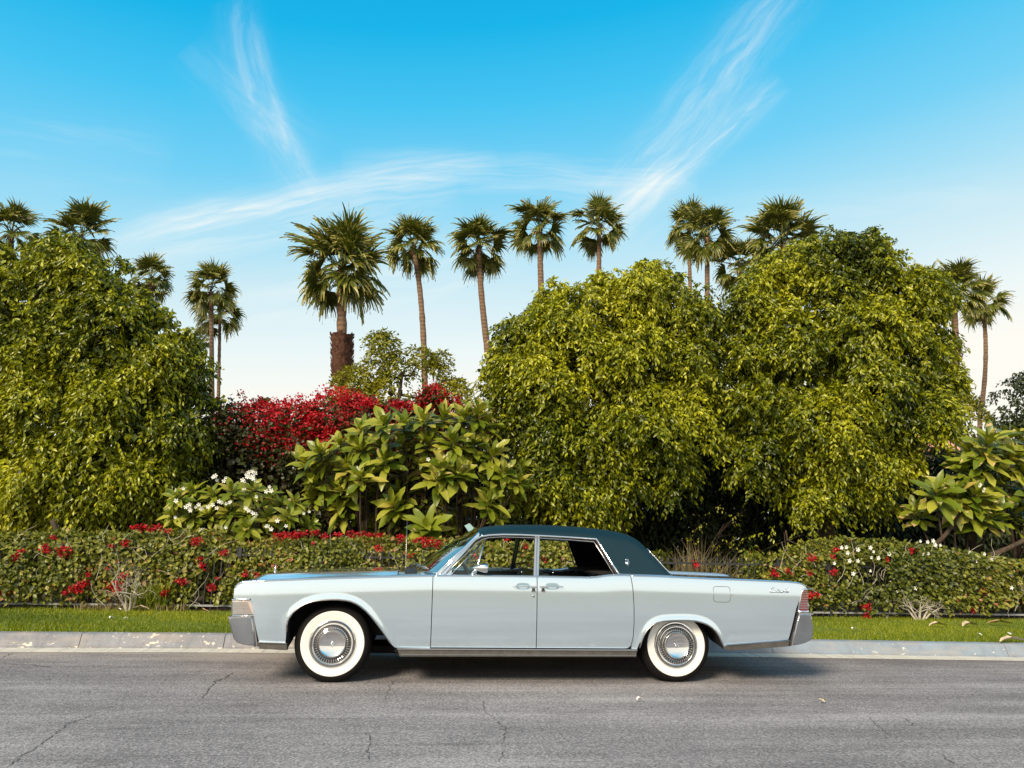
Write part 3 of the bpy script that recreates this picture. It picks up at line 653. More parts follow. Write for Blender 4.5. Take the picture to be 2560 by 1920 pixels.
hedge('flowering_hedge', 'rounded hedge with small white flowers and a few red ones at the right', [(1905, 1425), (1935, 1398), (2000, 1372), (2100, 1358), (2200, 1352), (2330, 1358), (2450, 1380), (2560, 1400), (2760, 1410), (3500, 1425)], 4.95, 5.9, 0.2, 33, M_HEDGE, flowers=RIGHTFL, white=WF, twigs=14, lumpy=0.11, leaf=0.074)

# bare pale shrub in front of the left hedge
def bare_shrub(name, px, py, y, h, label, seed, spread=1.0, stems=5):
    r = np.random.default_rng(seed); b = px_plane(px, py, y); m = MB(); tw = MB()
    root = empty(name, (b[0], y, 0.15)); tag(root, label, 'shrub')
    def grow(p, d, ln, rad, lev, mb):
        pts = [p]; rr = [rad]
        for k in range(4):
            d = (d + Vector(r.normal(0, 0.16, 3))*(1+0.3*lev)).normalized(); p = p + d*ln/4; p.y = min(p.y, y+0.12); pts.append(p.copy()); rr.append(rad*(1-0.14*(k+1)))
        mb.tube(pts, rr, 6 if lev < 2 else 4, False)
        if lev < 4:
            for j in range(3 if lev < 3 else 2):
                i = 1+j % 4; dd = (d + Vector((r.normal(0, .8)*spread, r.normal(-.1, .25), r.normal(0.1, .4)))).normalized()
                grow(pts[min(4, i+1)], dd, ln*r.uniform(.5, .75), rr[min(4, i+1)]*0.62, lev+1, tw)
    for s in range(stems):
        a = (s-(stems-1)/2)/(stems)*1.3*spread
        grow(Vector((b[0]+a*0.06, y+r.uniform(-.03, .03), 0.14)), Vector((a*0.8+r.normal(0, .1), -0.08, 1)).normalized(), h*r.uniform(.45, .6), 0.022, 0, m)
    m.build('trunk', M_PALE, root, True); tw.build('branches', M_PALE, root)
bare_shrub('bare_shrub', 322, 1520, 4.86, 0.86, 'bare pale branched shrub standing in front of the left hedge', 4, 1.0, 5)
bare_shrub('bare_shrub', 2300, 1547, 4.80, 0.50, 'low spreading leafless pale shrub at the foot of the right hedge', 6, 2.2, 6)

# ------------------------------------------------------------------ dry grass and shade planting in the gap
def tufts(name, label, x0, x1, y0, y1, n, h0, h1, m, seed, cat='grass', kind='stuff', w=0.008):
    r = np.random.default_rng(seed); x = r.uniform(x0, x1, n); y = r.uniform(y0, y1, n); h = r.uniform(h0, h1, n)*(0.8+0.4*SN(seed, 4)(np.stack([x, y, x*0], 1)))
    P = np.stack([x, y, np.full(n, 0.15)], 1); ln = r.normal(0, 0.33, (n, 2)); mid = P+np.stack([ln[:, 0]*h*.4, ln[:, 1]*h*.3, h*.6], 1); tip = P+np.stack([ln[:, 0]*h*1.1, ln[:, 1]*h*.6, h*(1-np.abs(ln[:, 0])*.3)], 1)
    a = r.uniform(-1, 1, n); s = np.stack([np.cos(a)*w, np.sin(a)*w, 0*a], 1)
    V = np.stack([P-s, P+s, mid+s*.8, mid-s*.8, tip], 1).reshape(-1, 3); b = (np.arange(n)*5)[:, None]
    F = np.concatenate([b+np.array([[0, 1, 2]]), b+np.array([[0, 2, 3]]), b+np.array([[3, 2, 4]])])
    o = mesh(name, V, F, m, rnd=np.tile(r.random(n), 3)); tag(o, label, cat, kind=kind); return o
tufts('dry_grass', 'dry straw coloured grass clumps behind the car boot', xat(1600), xat(1960), 5.15, 6.2, 900, 0.55, 1.25, M_DRY, 61)
tufts('strap_grass', 'yellow green grass clump right of the bare pale shrub', xat(345), xat(430), 4.95, 5.12, 420, 0.30, 0.62, M_GRASS, 62)
tufts('dead_straw', 'pale straw and litter round the shrub roots', xat(215), xat(480), 4.86, 5.12, 260, 0.06, 0.20, M_DRY, 63)

# ------------------------------------------------------------------ broad trees
def trunk_tree(root, base, top, rad, seed, lobesC, m=M_BARK, limbs=8):
    r = np.random.default_rng(seed); mb = MB(); base = Vector(base); top = Vector(top)
    pts = [base.lerp(top, t)+Vector((r.normal(0, .06), r.normal(0, .06), 0))*(t > 0) for t in (0, .25, .5, .75, 1)]
    mb.tube(pts, [rad*1.25, rad, rad*.85, rad*.65, rad*.4], 10); mb.build('trunk', m, root, True)
    lb = MB(); idx = r.permutation(len(lobesC))[:limbs]
    for i in idx:
        c = Vector(lobesC[i]); s = pts[2].lerp(pts[4], r.uniform(0, 1)); mid = s.lerp(c, .5)+Vector((0, 0, -.25)); lb.tube([s, mid, c], [rad*.42, rad*.28, rad*.1], 7)
        for k in range(4):
            e = c+Vector(np.clip(r.normal(0, .35, 3), -.6, .4)); lb.tube([mid.lerp(c, .6), mid.lerp(e, .7)+Vector((0, 0, .1)), e], [rad*.14, rad*.09, rad*.03], 5)
    lb.build('limbs', m, root, True)
def broad_tree(name, label, lst, y0, seed, dens, cat='tree', L=0.108, W=0.43, m=M_FICUS, base_px=None, thr=-0.55, per=11, arc=0.24, back=0.32, core=620, trunk=0.16, lump=0.42, lumpf=2.3, droop=0.62, minz=0.35, sub=False, shrink=1.0):
    C, Rr = px_lobes(lst, y0); Rr = Rr*shrink; bx = float(px_plane(base_px or lst[0][0], 1450, y0+0.3)[0])
    C0, R00 = C, Rr
    if sub: C, Rr = sublobes(C, Rr, seed+3)
    root = empty(name, (bx, y0+0.3, 0.16)); tag(root, label, cat)
    P, O = lobes_surface(C, Rr, dens, seed, back=back, lump=lump, lumpf=lumpf, thr=thr, minz=minz)
    Q, D, N, LL, WW, rr = weeping_leaves(P, O, seed+9, per, L, W, arc, droop)
    tone = SN(seed+20, 0.9)(Q); t2 = SN(seed+21, 3.0)(Q); rr = np.clip(rr*0.80+0.08+0.16*tone+.16*t2, 0, 1)
    leaves('crown', Q, D, N, LL, WW, m, root, rr)
    r = np.random.default_rng(seed+40); PP = []
    for c, R0 in zip(C0, R00):
        n = int(core*R0*R0); d = norm(r.normal(size=(n, 3))); PP.append(c+d*R0*r.uniform(0.25, 0.86, (n, 1)))
    PP = np.concatenate(PP); n = len(PP)
    if n: leaves('inner_foliage', PP, r.normal(0, 1, (n, 3))+[0, 0, -.6], r.normal(0, 1, (n, 3))+[0, -1.2, .4], np.full(n, L*1.35), np.full(n, L*.85), m, root, r.random(n)*0.8)
    big = R00 > np.median(R00)*.8; trunk_tree(root, (bx, y0+0.3, 0.1), (float(C[:, 0].mean()), float(C[:, 1].mean()), float(np.percentile(C0[:, 2], 65))), trunk, seed+60, C0[big])
    return root
T1 = [(175, 690, 100), (60, 800, 120), (215, 830, 140), (-70, 900, 150), (-60, 720, 80), (110, 960, 160), (320, 900, 130), (420, 925, 95, .2), (470, 985, 60, .3), (300, 1050, 160), (425, 1090, 92, .1), (-80, 1120, 160), (110, 1180, 165),
      (270, 1215, 120), (-40, 1260, 110), (415, 1195, 90, .2), (330, 800, 85, .2), (120, 640, 50), (180, 610, 38), (230, 680, 55), (30, 690, 55), (460, 870, 45, .3), (530, 1010, 35, .3), (180, 1270, 90, .1), (490, 1080, 40, .3), (310, 665, 28, .4), (312, 720, 30, .3), (395, 800, 55, .2), (365, 755, 38, .2), (455, 850, 48, .2), (20, 640, 30)]
broad_tree('weeping_fig', 'tall weeping fig with glossy drooping leaves filling the left edge', T1, 7.6, 101, 62, sub=True, shrink=.95, core=900, lump=.26, lumpf=3.2, thr=-.25, base_px=190, back=0.3)
T2 = [(1320, 860, 90), (1430, 810, 110), (1560, 770, 100), (1650, 740, 85), (1610, 690, 50), (1500, 720, 55), (1390, 740, 45), (1720, 790, 80), (1275, 935, 72), (1400, 950, 140), (1570, 920, 150), (1710, 900, 110), (1305, 1050, 95), (1435, 1110, 140), (1590, 1080, 150),
      (1730, 1030, 100), (1410, 1220, 100), (1520, 1210, 105), (1640, 1170, 85), (1470, 1285, 55), (1390, 1290, 40), (1250, 985, 45), (1330, 1150, 70), (1340, 1240, 50, .2), (1690, 700, 30), (1210, 935, 22)]
broad_tree('weeping_fig', 'rounded weeping fig behind the car roof, left one of the two merging crowns', T2, 7.5, 102, 62, sub=True, shrink=.95, core=900, lump=.26, lumpf=3.2, thr=-.25, base_px=1560, back=0.3)
T3 = [(1900, 770, 90), (1950, 690, 65), (2040, 690, 105), (2110, 640, 60), (2180, 660, 85), (2260, 740, 95), (2310, 700, 40), (1870, 880, 90), (1990, 860, 140), (2140, 850, 145), (2270, 880, 110), (2345, 850, 50), (2340, 950, 66), (1880, 1010, 105), (2010, 1050, 145), (2160, 1050, 150),
      (2270, 1040, 100), (1890, 1150, 85), (2030, 1180, 110), (2160, 1180, 95), (2245, 1150, 60), (2325, 1040, 40), (2180, 590, 26, .2), (2050, 610, 38), (2400, 960, 25), (1830, 800, 40, .3), (2040, 1270, 50, .3), (1975, 1245, 50, .2), (2210, 610, 16)]
broad_tree('weeping_fig', 'largest weeping fig behind the car boot, right one of the two merging crowns', T3, 7.4, 103, 62, sub=True, shrink=.95, core=900, lump=.26, lumpf=3.2, thr=-.25, base_px=2060, back=0.3)

# shrubs in the shade behind, closing the view under the crowns
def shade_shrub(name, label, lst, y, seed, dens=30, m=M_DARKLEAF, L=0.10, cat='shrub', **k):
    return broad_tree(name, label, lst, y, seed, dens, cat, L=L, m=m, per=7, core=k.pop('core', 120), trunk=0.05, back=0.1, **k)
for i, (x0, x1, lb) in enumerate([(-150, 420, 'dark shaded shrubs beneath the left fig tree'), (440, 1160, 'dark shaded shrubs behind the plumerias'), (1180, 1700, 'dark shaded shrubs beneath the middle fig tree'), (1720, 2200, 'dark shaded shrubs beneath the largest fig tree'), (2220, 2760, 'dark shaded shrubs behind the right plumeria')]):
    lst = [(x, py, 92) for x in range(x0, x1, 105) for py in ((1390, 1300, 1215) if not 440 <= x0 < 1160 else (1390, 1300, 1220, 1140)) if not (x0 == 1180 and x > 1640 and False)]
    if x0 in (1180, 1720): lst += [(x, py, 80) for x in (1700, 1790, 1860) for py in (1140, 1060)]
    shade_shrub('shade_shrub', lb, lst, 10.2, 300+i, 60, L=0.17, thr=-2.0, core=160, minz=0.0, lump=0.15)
broad_tree('pale_shrub', 'small yellowish shrub in the shade between the two big fig crowns', [(1560, 1395, 45), (1790, 1360, 60), (1750, 1400, 45), (1830, 1400, 45), (1810, 1310, 40)], 6.7, 320, 30, 'shrub', L=0.06, m=M_SMALL, per=6, core=0, trunk=0.03, back=0.3, thr=0.1, arc=0.18)
broad_tree('leafy_shrub', 'leafy shrub hanging over the hedge end right of the car', [(1960, 1330, 55), (2050, 1320, 60), (1910, 1370, 40)], 6.6, 321, 26, 'shrub', L=0.08, m=M_FICUS, per=7, core=0, trunk=0.03, back=0.3, thr=0.0)

# smaller trees farther off
broad_tree('small_tree', 'small airy tree behind the big palm and the plumeria', [(965, 868, 34), (950, 850, 22), (890, 960, 42), (930, 930, 28), (1000, 925, 45), (1050, 900, 40), (1100, 905, 26), (1060, 960, 55), (985, 985, 60), (1120, 975, 45), (1145, 965, 22), (905, 1000, 40), (870, 975, 22), (1040, 1010, 50)], 17.0, 410, 70, L=0.13, W=.5, m=M_SMALL, per=7, thr=-0.05, core=40, trunk=0.12, lump=0.35, lumpf=1.8, arc=.3, droop=0.2)
broad_tree('small_tree', 'bright round bushy tree between the largest fig and the right palm', [(2400, 1045, 60), (2440, 1100, 50), (2370, 1110, 50), (2470, 1130, 30), (2395, 1000, 35), (2500, 1150, 40)], 15.0, 411, 40, L=0.12, W=.5, m=M_SMALL, per=7, thr=-0.5, core=70, trunk=0.12, lump=0.2, lumpf=2.2, arc=.2, droop=0.3)
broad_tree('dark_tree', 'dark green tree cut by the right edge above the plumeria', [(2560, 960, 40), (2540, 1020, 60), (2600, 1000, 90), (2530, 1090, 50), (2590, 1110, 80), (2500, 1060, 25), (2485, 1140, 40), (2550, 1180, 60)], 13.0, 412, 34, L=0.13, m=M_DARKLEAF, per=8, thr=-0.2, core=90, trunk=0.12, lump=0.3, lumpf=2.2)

# ------------------------------------------------------------------ bougainvillea mass
def bougainvillea():
    lst = [(575, 1090, 60), (650, 1060, 70), (735, 1070, 75), (830, 1050, 70), (905, 1045, 55), (990, 1040, 50), (1080, 1020, 45), (610, 1160, 90), (720, 1170, 95), (820, 1160, 90), (540, 1190, 60), (930, 1130, 90), (1050, 1110, 80), (1160, 1080, 60), (1240, 1090, 60), (690, 1250, 70), (800, 1260, 70), (600, 1240, 60)]
    y0 = 8.4; C, Rr = px_lobes(lst, y0); root = empty('bougainvillea', (float(C[:, 0].mean()), y0, 0.16)); tag(root, 'great mass of crimson bougainvillea behind the plumerias', 'shrub')
    P, O = lobes_surface(C, Rr, 170, 501, back=0.3, lump=0.45, lumpf=3.0, thr=-.6); r = np.random.default_rng(5); n = len(P)
    sn = SN(77, 2.3); ztop = float(px_plane(700, 1000, y0)[2]); zl = float(px_plane(700, 1240, y0)[2])
    hgt = np.clip((P[:, 2]-zl)/(ztop-zl), 0, 1); isb = (sn(P)*0.70+SN(78, 6.0)(P)*.35+hgt*1.15-0.30) > r.random(n)*0.8
    def put(name, Pk, Ok, m, L, rep, sp):
        Pk = np.repeat(Pk, rep, 0)+r.normal(0, sp, (len(Pk)*rep, 3)); Ok = np.repeat(Ok, rep, 0); q = len(Pk); LL = L*r.uniform(.7, 1.25, q)
        leaves(name, Pk, r.normal(0, 1, (q, 3)), Ok+r.normal(0, .6, (q, 3))+[0, -.3, .3], LL, LL*.85, m, root, np.clip(.5*r.random(q)+.25+.25*sn(Pk), 0, 1))
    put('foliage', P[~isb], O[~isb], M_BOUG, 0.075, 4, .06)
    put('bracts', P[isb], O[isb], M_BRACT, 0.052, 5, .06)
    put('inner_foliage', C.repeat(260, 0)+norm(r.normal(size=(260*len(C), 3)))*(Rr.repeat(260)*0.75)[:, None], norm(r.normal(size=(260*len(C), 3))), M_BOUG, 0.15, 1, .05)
    m = MB()
    for px, py, q in ((605, 985, (612, 1050)), (752, 995, (745, 1050)), (790, 1015, (780, 1060)), (560, 1035, (575, 1080)), (690, 1005, (690, 1060)), (1083, 975, (1080, 1030)), (1095, 1000, (1085, 1050)), (650, 1000, (655, 1060)), (715, 1008, (715, 1060)), (860, 995, (850, 1050)), (925, 1000, (915, 1050)), (895, 1008, (880, 1050))):
        a, b_ = Vector(px_plane(*q, y0)), Vector(px_plane(px, py, y0)); m.tube([a, a.lerp(b_, .5)+Vector((.05, 0, 0)), b_], [.012, .009, .005], 5)
        big = py in (975,); bract_cluster(root, px, py, y0, 46 if big else 28, 44 if big else 20, r, dens=.9 if big else .35, name='bract_spray', size=.05)
    for x, py in ((640, 1250), (760, 1260), (900, 1200)):
        a = Vector(px_plane(x, 1450, y0)); a.z = 0.1; m.tube([a, a+Vector((.2, 0, 1.0)), Vector(px_plane(x, py-120, y0))], [.05, .04, .02], 6)
    m.build('stems', M_BARK, root)
    for px, py, w in ((1000, 1012, 50), (1030, 1018, 30), (920, 1008, 44), (1145, 1000, 18), (1110, 1008, 30)): bract_cluster(root, px, py, y0-.6, w, 26, r, dens=.8, name='bract_spray', size=.05)
bougainvillea()

# ------------------------------------------------------------------ plumerias
def plum_leaf_mesh(name, L=0.40, W=0.115, bend=0.12, seed=0):
    r = np.random.default_rng(seed); V = []; F = []; n = 5
    for i in range(n+1):
        t = i/n; w = W*0.5*max(0.06, math.sin(math.pi*min(1, t**1.05*0.97+0.01)))**0.62
        if i == n: w = 0.004
        zc = -bend*(t**2)*L*1.2; tw = r.normal(0, .010)
        V += [(-w, t*L, zc+w*0.30+tw), (0, t*L, zc), (w, t*L, zc+w*0.30-tw)]
    for i in range(n):
        for s in (0, 1): F.append((i*3+s, i*3+s+1, (i+1)*3+s+1, (i+1)*3+s))
    me = bpy.data.meshes.new(name); me.from_pydata(V, [], F); me.polygons.foreach_set('use_smooth', [True]*len(F)); me.materials.append(M_PLUM)
    a = me.attributes.new('rnd', 'FLOAT', 'FACE'); a.data.foreach_set('value', [0.0]*len(F)); return me
PLEAF = [plum_leaf_mesh('leaf', 0.34+0.04*k, 0.146+0.010*(k % 3), 0.03+0.10*k, k) for k in range(4)]
def plumeria(name, label, ros, y0, seed, scale=1.0, trunk_px=None, flowers=()):
    """ros: rosettes (px, py, size, depth)"""
    r = np.random.default_rng(seed); cs = [Vector(px_plane(e[0], e[1], y0+(e[3] if len(e) > 3 else r.uniform(-.25, .35)))) for e in ros]
    bx = float(np.mean([c.x for c in cs])) if trunk_px is None else float(px_plane(trunk_px, 1450, y0)[0]); root = empty(name, (bx, y0, 0.16)); tag(root, label, 'shrub')
    allv, allf, allr, nleaf = [], [], [], 0; centre = Vector((bx, y0+.3, 0.9)); order = sorted(range(len(ros)), key=lambda i: cs[i].y)
    for i in order:
        c = cs[i]; sz = (ros[i][2] if len(ros[i]) > 2 else 1.0)*scale; out = (c-centre); out.z = max(out.z, 0)*0.55; out = out.normalized() if out.length > 0 else Vector((0, 0, 1))
        ax = (out*0.65+Vector((r.normal(0, .15), -.62, .60))).normalized(); q = Vector((0, 0, 1)).rotation_difference(ax); n = int(r.integers(17, 22))
        for k in range(n):
            a = k*2.39996+r.uniform(-.25, .25); el = R(78-80*(k/n)**0.75+r.normal(0, 8)); d = q @ Vector((math.cos(a)*math.cos(el), math.sin(a)*math.cos(el), math.sin(el)))
            d = (d+Vector((0, 0, -.10))).normalized(); up = (ax-d*ax.dot(d)); up = up.normalized() if up.length > .05 else Vector((0, -1, .2)); side = d.cross(up).normalized(); up = side.cross(d)
            s = sz*r.uniform(.72, 1.08)*(0.72+0.28*min(1, k/5)); M = Matrix(((side.x*s, d.x*s, up.x*s), (side.y*s, d.y*s, up.y*s), (side.z*s, d.z*s, up.z*s)))
            pos = c+d*0.02*sz-ax*0.012*k*sz; me = PLEAF[int(r.integers(0, 4))]
            if nleaf < 300:
                o = bpy.data.objects.new('leaf', me); link(o, root); M4 = M.to_4x4(); M4.translation = pos-root_of(root); o.matrix_local = M4
            else:
                b0 = len(allv); allv += [tuple(M @ v.co+pos) for v in me.vertices]; allf += [tuple(j+b0 for j in p.vertices) for p in me.polygons]; allr += [float(r.random())]*len(me.polygons)
            nleaf += 1
    if allv: tag(mesh('back_leaves', allv, allf, M_PLUM, root, True, rnd=allr), kind='stuff')
    mb = MB(); qx = np.quantile([c.x for c in cs], [.12, .3, .5, .7, .88]); forks = []; bases = []
    for x in qx:
        b0 = Vector((float(x)*.8+bx*.2, y0+.35+r.uniform(-.1, .15), 0.12))
        for _ in range(2): bases.append(b0); forks.append(b0+Vector((r.uniform(-.25, .25), r.uniform(-.05, .2), r.uniform(.5, 1.0))))
    for base, f in zip(bases, forks): mb.tube([base, base.lerp(f, .5)+Vector((0, 0, -.05)), f], [.055, .048, .038], 8)
    mb.build('trunk', M_BARK, root, True); mb = MB()
    for c in cs:
        f = min(forks, key=lambda q: abs(q.x-c.x)*2+(q-c).length+r.uniform(0, .3)); mid = f.lerp(c, .55)+Vector((r.uniform(-.06, .06), .08, -.12)); mb.tube([f, mid, c+Vector((0, .02, -.02))], [.026, .019, .013], 6)
    mb.build('branches', M_BARK, root, True)
    for px, py, nn in flowers:
        c = Vector(px_plane(px, py, y0-.42))
        for _ in range(max(1, int(nn*.7))):
            m = MB(); f = c+Vector((r.normal(0, .05), r.normal(0, .03), r.normal(0, .032))); rad = r.uniform(.020, .032); t0 = r.uniform(0, 6)
            for k in range(5):
                a = t0+k*1.2566; m.add([f, f+Vector((rad*math.cos(a-.5), -.012, rad*math.sin(a-.5))), f+Vector((rad*1.35*math.cos(a), -.006, rad*1.35*math.sin(a))), f+Vector((rad*math.cos(a+.42), -.018, rad*math.sin(a+.42)))], [(0, 1, 2, 3)])
            m.build('flower', M_PETAL, root)
    return root
BIG = [(x, y, .9, .55) for x, y in ((840, 1240), (900, 1280), (950, 1190), (1000, 1180), (1050, 1240), (1110, 1260), (1160, 1290), (930, 1320), (1000, 1310), (1130, 1310), (1200, 1310), (1020, 1130), (880, 1210))]+[(905, 1075, 1), (960, 1055, 1), (1010, 1060, 1), (1060, 1050, 1), (1110, 1040, 1), (1160, 1040, 1), (1195, 1030, 1.05), (1215, 1060, .9), (800, 1130, 1), (850, 1110, .95), (900, 1120, 1), (950, 1110, 1), (1010, 1110, 1), (1070, 1105, 1), (1130, 1100, 1), (1180, 1110, 1), (765, 1155, 1), (820, 1180, 1), (870, 1170, 1), (790, 1205, 1),
       (850, 1225, 1.05), (900, 1190, .9), (960, 1150, .9), (1060, 1170, 1.05), (1110, 1165, 1.1), (1145, 1180, 1.05), (1090, 1195, .95), (1190, 1150, .95), (1235, 1130, .9), (850, 1270, 1.0), (985, 1262, 1.0), (1000, 1230, .8), (1225, 1255, 1.0), (1240, 1200, .9), (1290, 1240, .8), (1262, 1180, .8), (1300, 1200, .7),
       (1068, 1318, 1.1), (940, 1230, .7, .5), (1180, 1220, .7, .5), (780, 1240, .8, .3), (1030, 1080, 1, .5), (880, 1145, 1, .5), (1150, 1075, 1, .5), (1255, 1290, .6), (1310, 1170, .6, .3)]
plumeria('plumeria', 'large plumeria with broad leaf whorls and brown scorched edges left of the car roof', BIG, 6.55, 601, 1.05, trunk_px=1100, flowers=[(1060, 1145, 2)])
WHITE = [(440, 1240, .8), (480, 1225, .85), (530, 1235, .85), (580, 1225, .85), (630, 1220, .85), (680, 1235, .8), (700, 1260, .8), (740, 1255, .75), (430, 1285, .8), (475, 1280, .85), (520, 1285, .9), (570, 1275, .85), (620, 1275, .9), (670, 1290, .85), (720, 1290, .8), (450, 1320, .8), (500, 1325, .85), (560, 1330, .9), (615, 1320, .85),
         (660, 1325, .8), (775, 1310, .8), (540, 1365, .95), (580, 1350, .85), (455, 1345, .7), (600, 1240, .8, .4), (500, 1250, .8, .4)]
plumeria('plumeria', 'lower plumeria dotted with white flower clusters above the left hedge', WHITE, 6.0, 602, 0.80, flowers=[(541, 1193, 7), (565, 1203, 3), (610, 1193, 8), (632, 1190, 8), (645, 1198, 4), (440, 1217, 2), (430, 1252, 2), (560, 1250, 5), (575, 1255, 3), (550, 1262, 3), (470, 1268, 6), (490, 1270, 5), (516, 1268, 2), (683, 1224, 3), (672, 1217, 1), (615, 1232, 1), (615, 1275, 3), (633, 1280, 5), (775, 1280, 3), (560, 1312, 2), (517, 1320, 1), (675, 1315, 3), (695, 1312, 5), (452, 1290, 2), (648, 1243, 1)])
RT = [(2340, 1230, 1.0), (2290, 1280, .9, .5), (2390, 1235, 1.05), (2440, 1230, 1.15), (2430, 1270, 1.0), (2470, 1100, 1.1), (2520, 1095, 1.1), (2420, 1130, 1.0), (2460, 1150, 1.1), (2530, 1140, 1.1), (2450, 1190, 1.0), (2510, 1200, 1.15), (2560, 1180, 1.1), (2480, 1290, 1.1), (2540, 1280, 1.0), (2410, 1170, .9), (2590, 1230, 1.1), (2580, 1110, 1.1), (2480, 1230, 1, .4), (2600, 1290, 1)]
plumeria('plumeria', 'plumeria with long light green leaves cut by the right edge', RT, 6.2, 603, 1.15, trunk_px=2480, flowers=[(2446, 1212, 4), (2456, 1222, 3), (2305, 1170, 0)][:2])
def limb(px0, py0, px1, py1, px2, py2, y, rad, label):
    m = MB(); P = [Vector(px_plane(px0, py0, y)), Vector(px_plane(px1, py1, y)), Vector(px_plane(px2, py2, y))]
    q = MB(); pts = [P[0].lerp(P[1], t).lerp(P[1].lerp(P[2], t), t) for t in np.linspace(0, 1, 9)]; q.tube(pts, list(np.linspace(rad, rad*.55, 9)), 8); return q
rp = [o for o in COL.objects if o.get('label', '').startswith('plumeria with long')][0]
limb(2470, 1390, 2540, 1370, 2640, 1300, 5.9, .055, '').build('limb', M_BARK, rp, True)
limb(2340, 1360, 2390, 1320, 2420, 1230, 6.2, .045, '').build('limb', M_BARK, rp, True)
lt = [o for o in COL.objects if o.get('label', '').startswith('tall weeping fig')][0]
limb(172, 1375, 150, 1345, 130, 1300, 6.2, .07, '').build('limb', M_BARK, lt, True)

# ------------------------------------------------------------------ fan palms
def frond_mesh(pitch, seed):
    """fan frond of unit length in the x-z plane, rising at 'pitch' degrees; tips hang with gravity"""
    r = np.random.default_rng(seed); p = R(pitch); d = Vector((math.cos(p), 0, math.sin(p))); V = []; F = []; cur = Vector((0, 0, 0)); pts = [cur.copy()]; pl = r.uniform(.42, .62)
    for k in range(4):
        d = (d+Vector((0, 0, -.07))).normalized(); cur = cur+d*pl/4; pts.append(cur.copy())
    up = Vector((0, 1, 0)).cross(d)*-1.0; up = d.cross(Vector((0, 1, 0))).normalized()
    if up.z < 0 and abs(d.z) < .9: up = -up
    sd = Vector((0, 1, 0))
    for i, q in enumerate(pts):
        w = .012*(1-.4*i/4); V += [tuple(q+sd*w), tuple(q-sd*w), tuple(q+up*w)]
    for i in range(4):
        b = i*3
        for a in range(3): F.append((b+a, b+(a+1) % 3, b+3+(a+1) % 3, b+3+a))
    tilt = R(r.uniform(2, 22) if pitch > 25 else r.uniform(12, 42)); grav = .55 if pitch > 35 else (.8 if pitch > 0 else 1.0); d, up = (d*math.cos(tilt)-up*math.sin(tilt)).normalized(), (up*math.cos(tilt)+d*math.sin(tilt)).normalized()
    roll = R(r.uniform(-55, 55)); sd = (sd*math.cos(roll)+up*math.sin(roll)).normalized(); up = d.cross(sd)*-1.0 if d.cross(sd).dot(up) < 0 else d.cross(sd); up = up.normalized()
    n = 26
    for k in range(n):
        f = (k+.5)/n*2-1; ang = f*R(98); L = (.54-.14*abs(f)**2)*r.uniform(.74, 1.22); cup = .30*abs(f)
        t = (d*math.cos(ang)+sd*math.sin(ang)+up*cup*(1 if k % 2 else .85)).normalized(); nrm = t.cross(up).normalized(); pos = cur.copy(); vel = t.copy(); b = len(V); seg = 5
        w0 = .5*L*.62*R(224)/n*1.05
        for j in range(seg+1):
            s = j/seg; w = (w0*min(1, s/.42)+.003) if s < .42 else max(.0012, w0*max(0.0, 1-(s-.42)/.58)**1.15)
            off = up*(.010 if k % 2 else -.010)*min(1, s*2); V += [tuple(pos+nrm*w+off), tuple(pos-nrm*w-off)]
            if s > .45: vel = (vel+Vector((0, 0, -1))*(.26+.85*(s-.45))*grav*r.uniform(.6, 1.4)).normalized()
            else: vel = (vel+Vector((0, 0, -.06))).normalized()
            pos = pos+vel*L/seg
        for j in range(seg): F.append((b+j*2, b+j*2+1, b+j*2+3, b+j*2+2))
    me = bpy.data.meshes.new('frond'); me.from_pydata(V, [], F); me.materials.append(M_PALM)
    a = me.attributes.new('rnd', 'FLOAT', 'FACE'); tipf = np.zeros(len(F)); tipf[12:] = np.tile([0, 0, .05, .22, .42], n)[:len(F)-12]; a.data.foreach_set('value', np.clip(r.normal(.40, .18, len(F))+tipf, 0, 1)); return me
FR = {p: [frond_mesh(p, 900+i*7+j) for j in range(3)] for i, p in enumerate((86, 72, 58, 44, 30, 16, 2, -12, -26, -42, -58))}
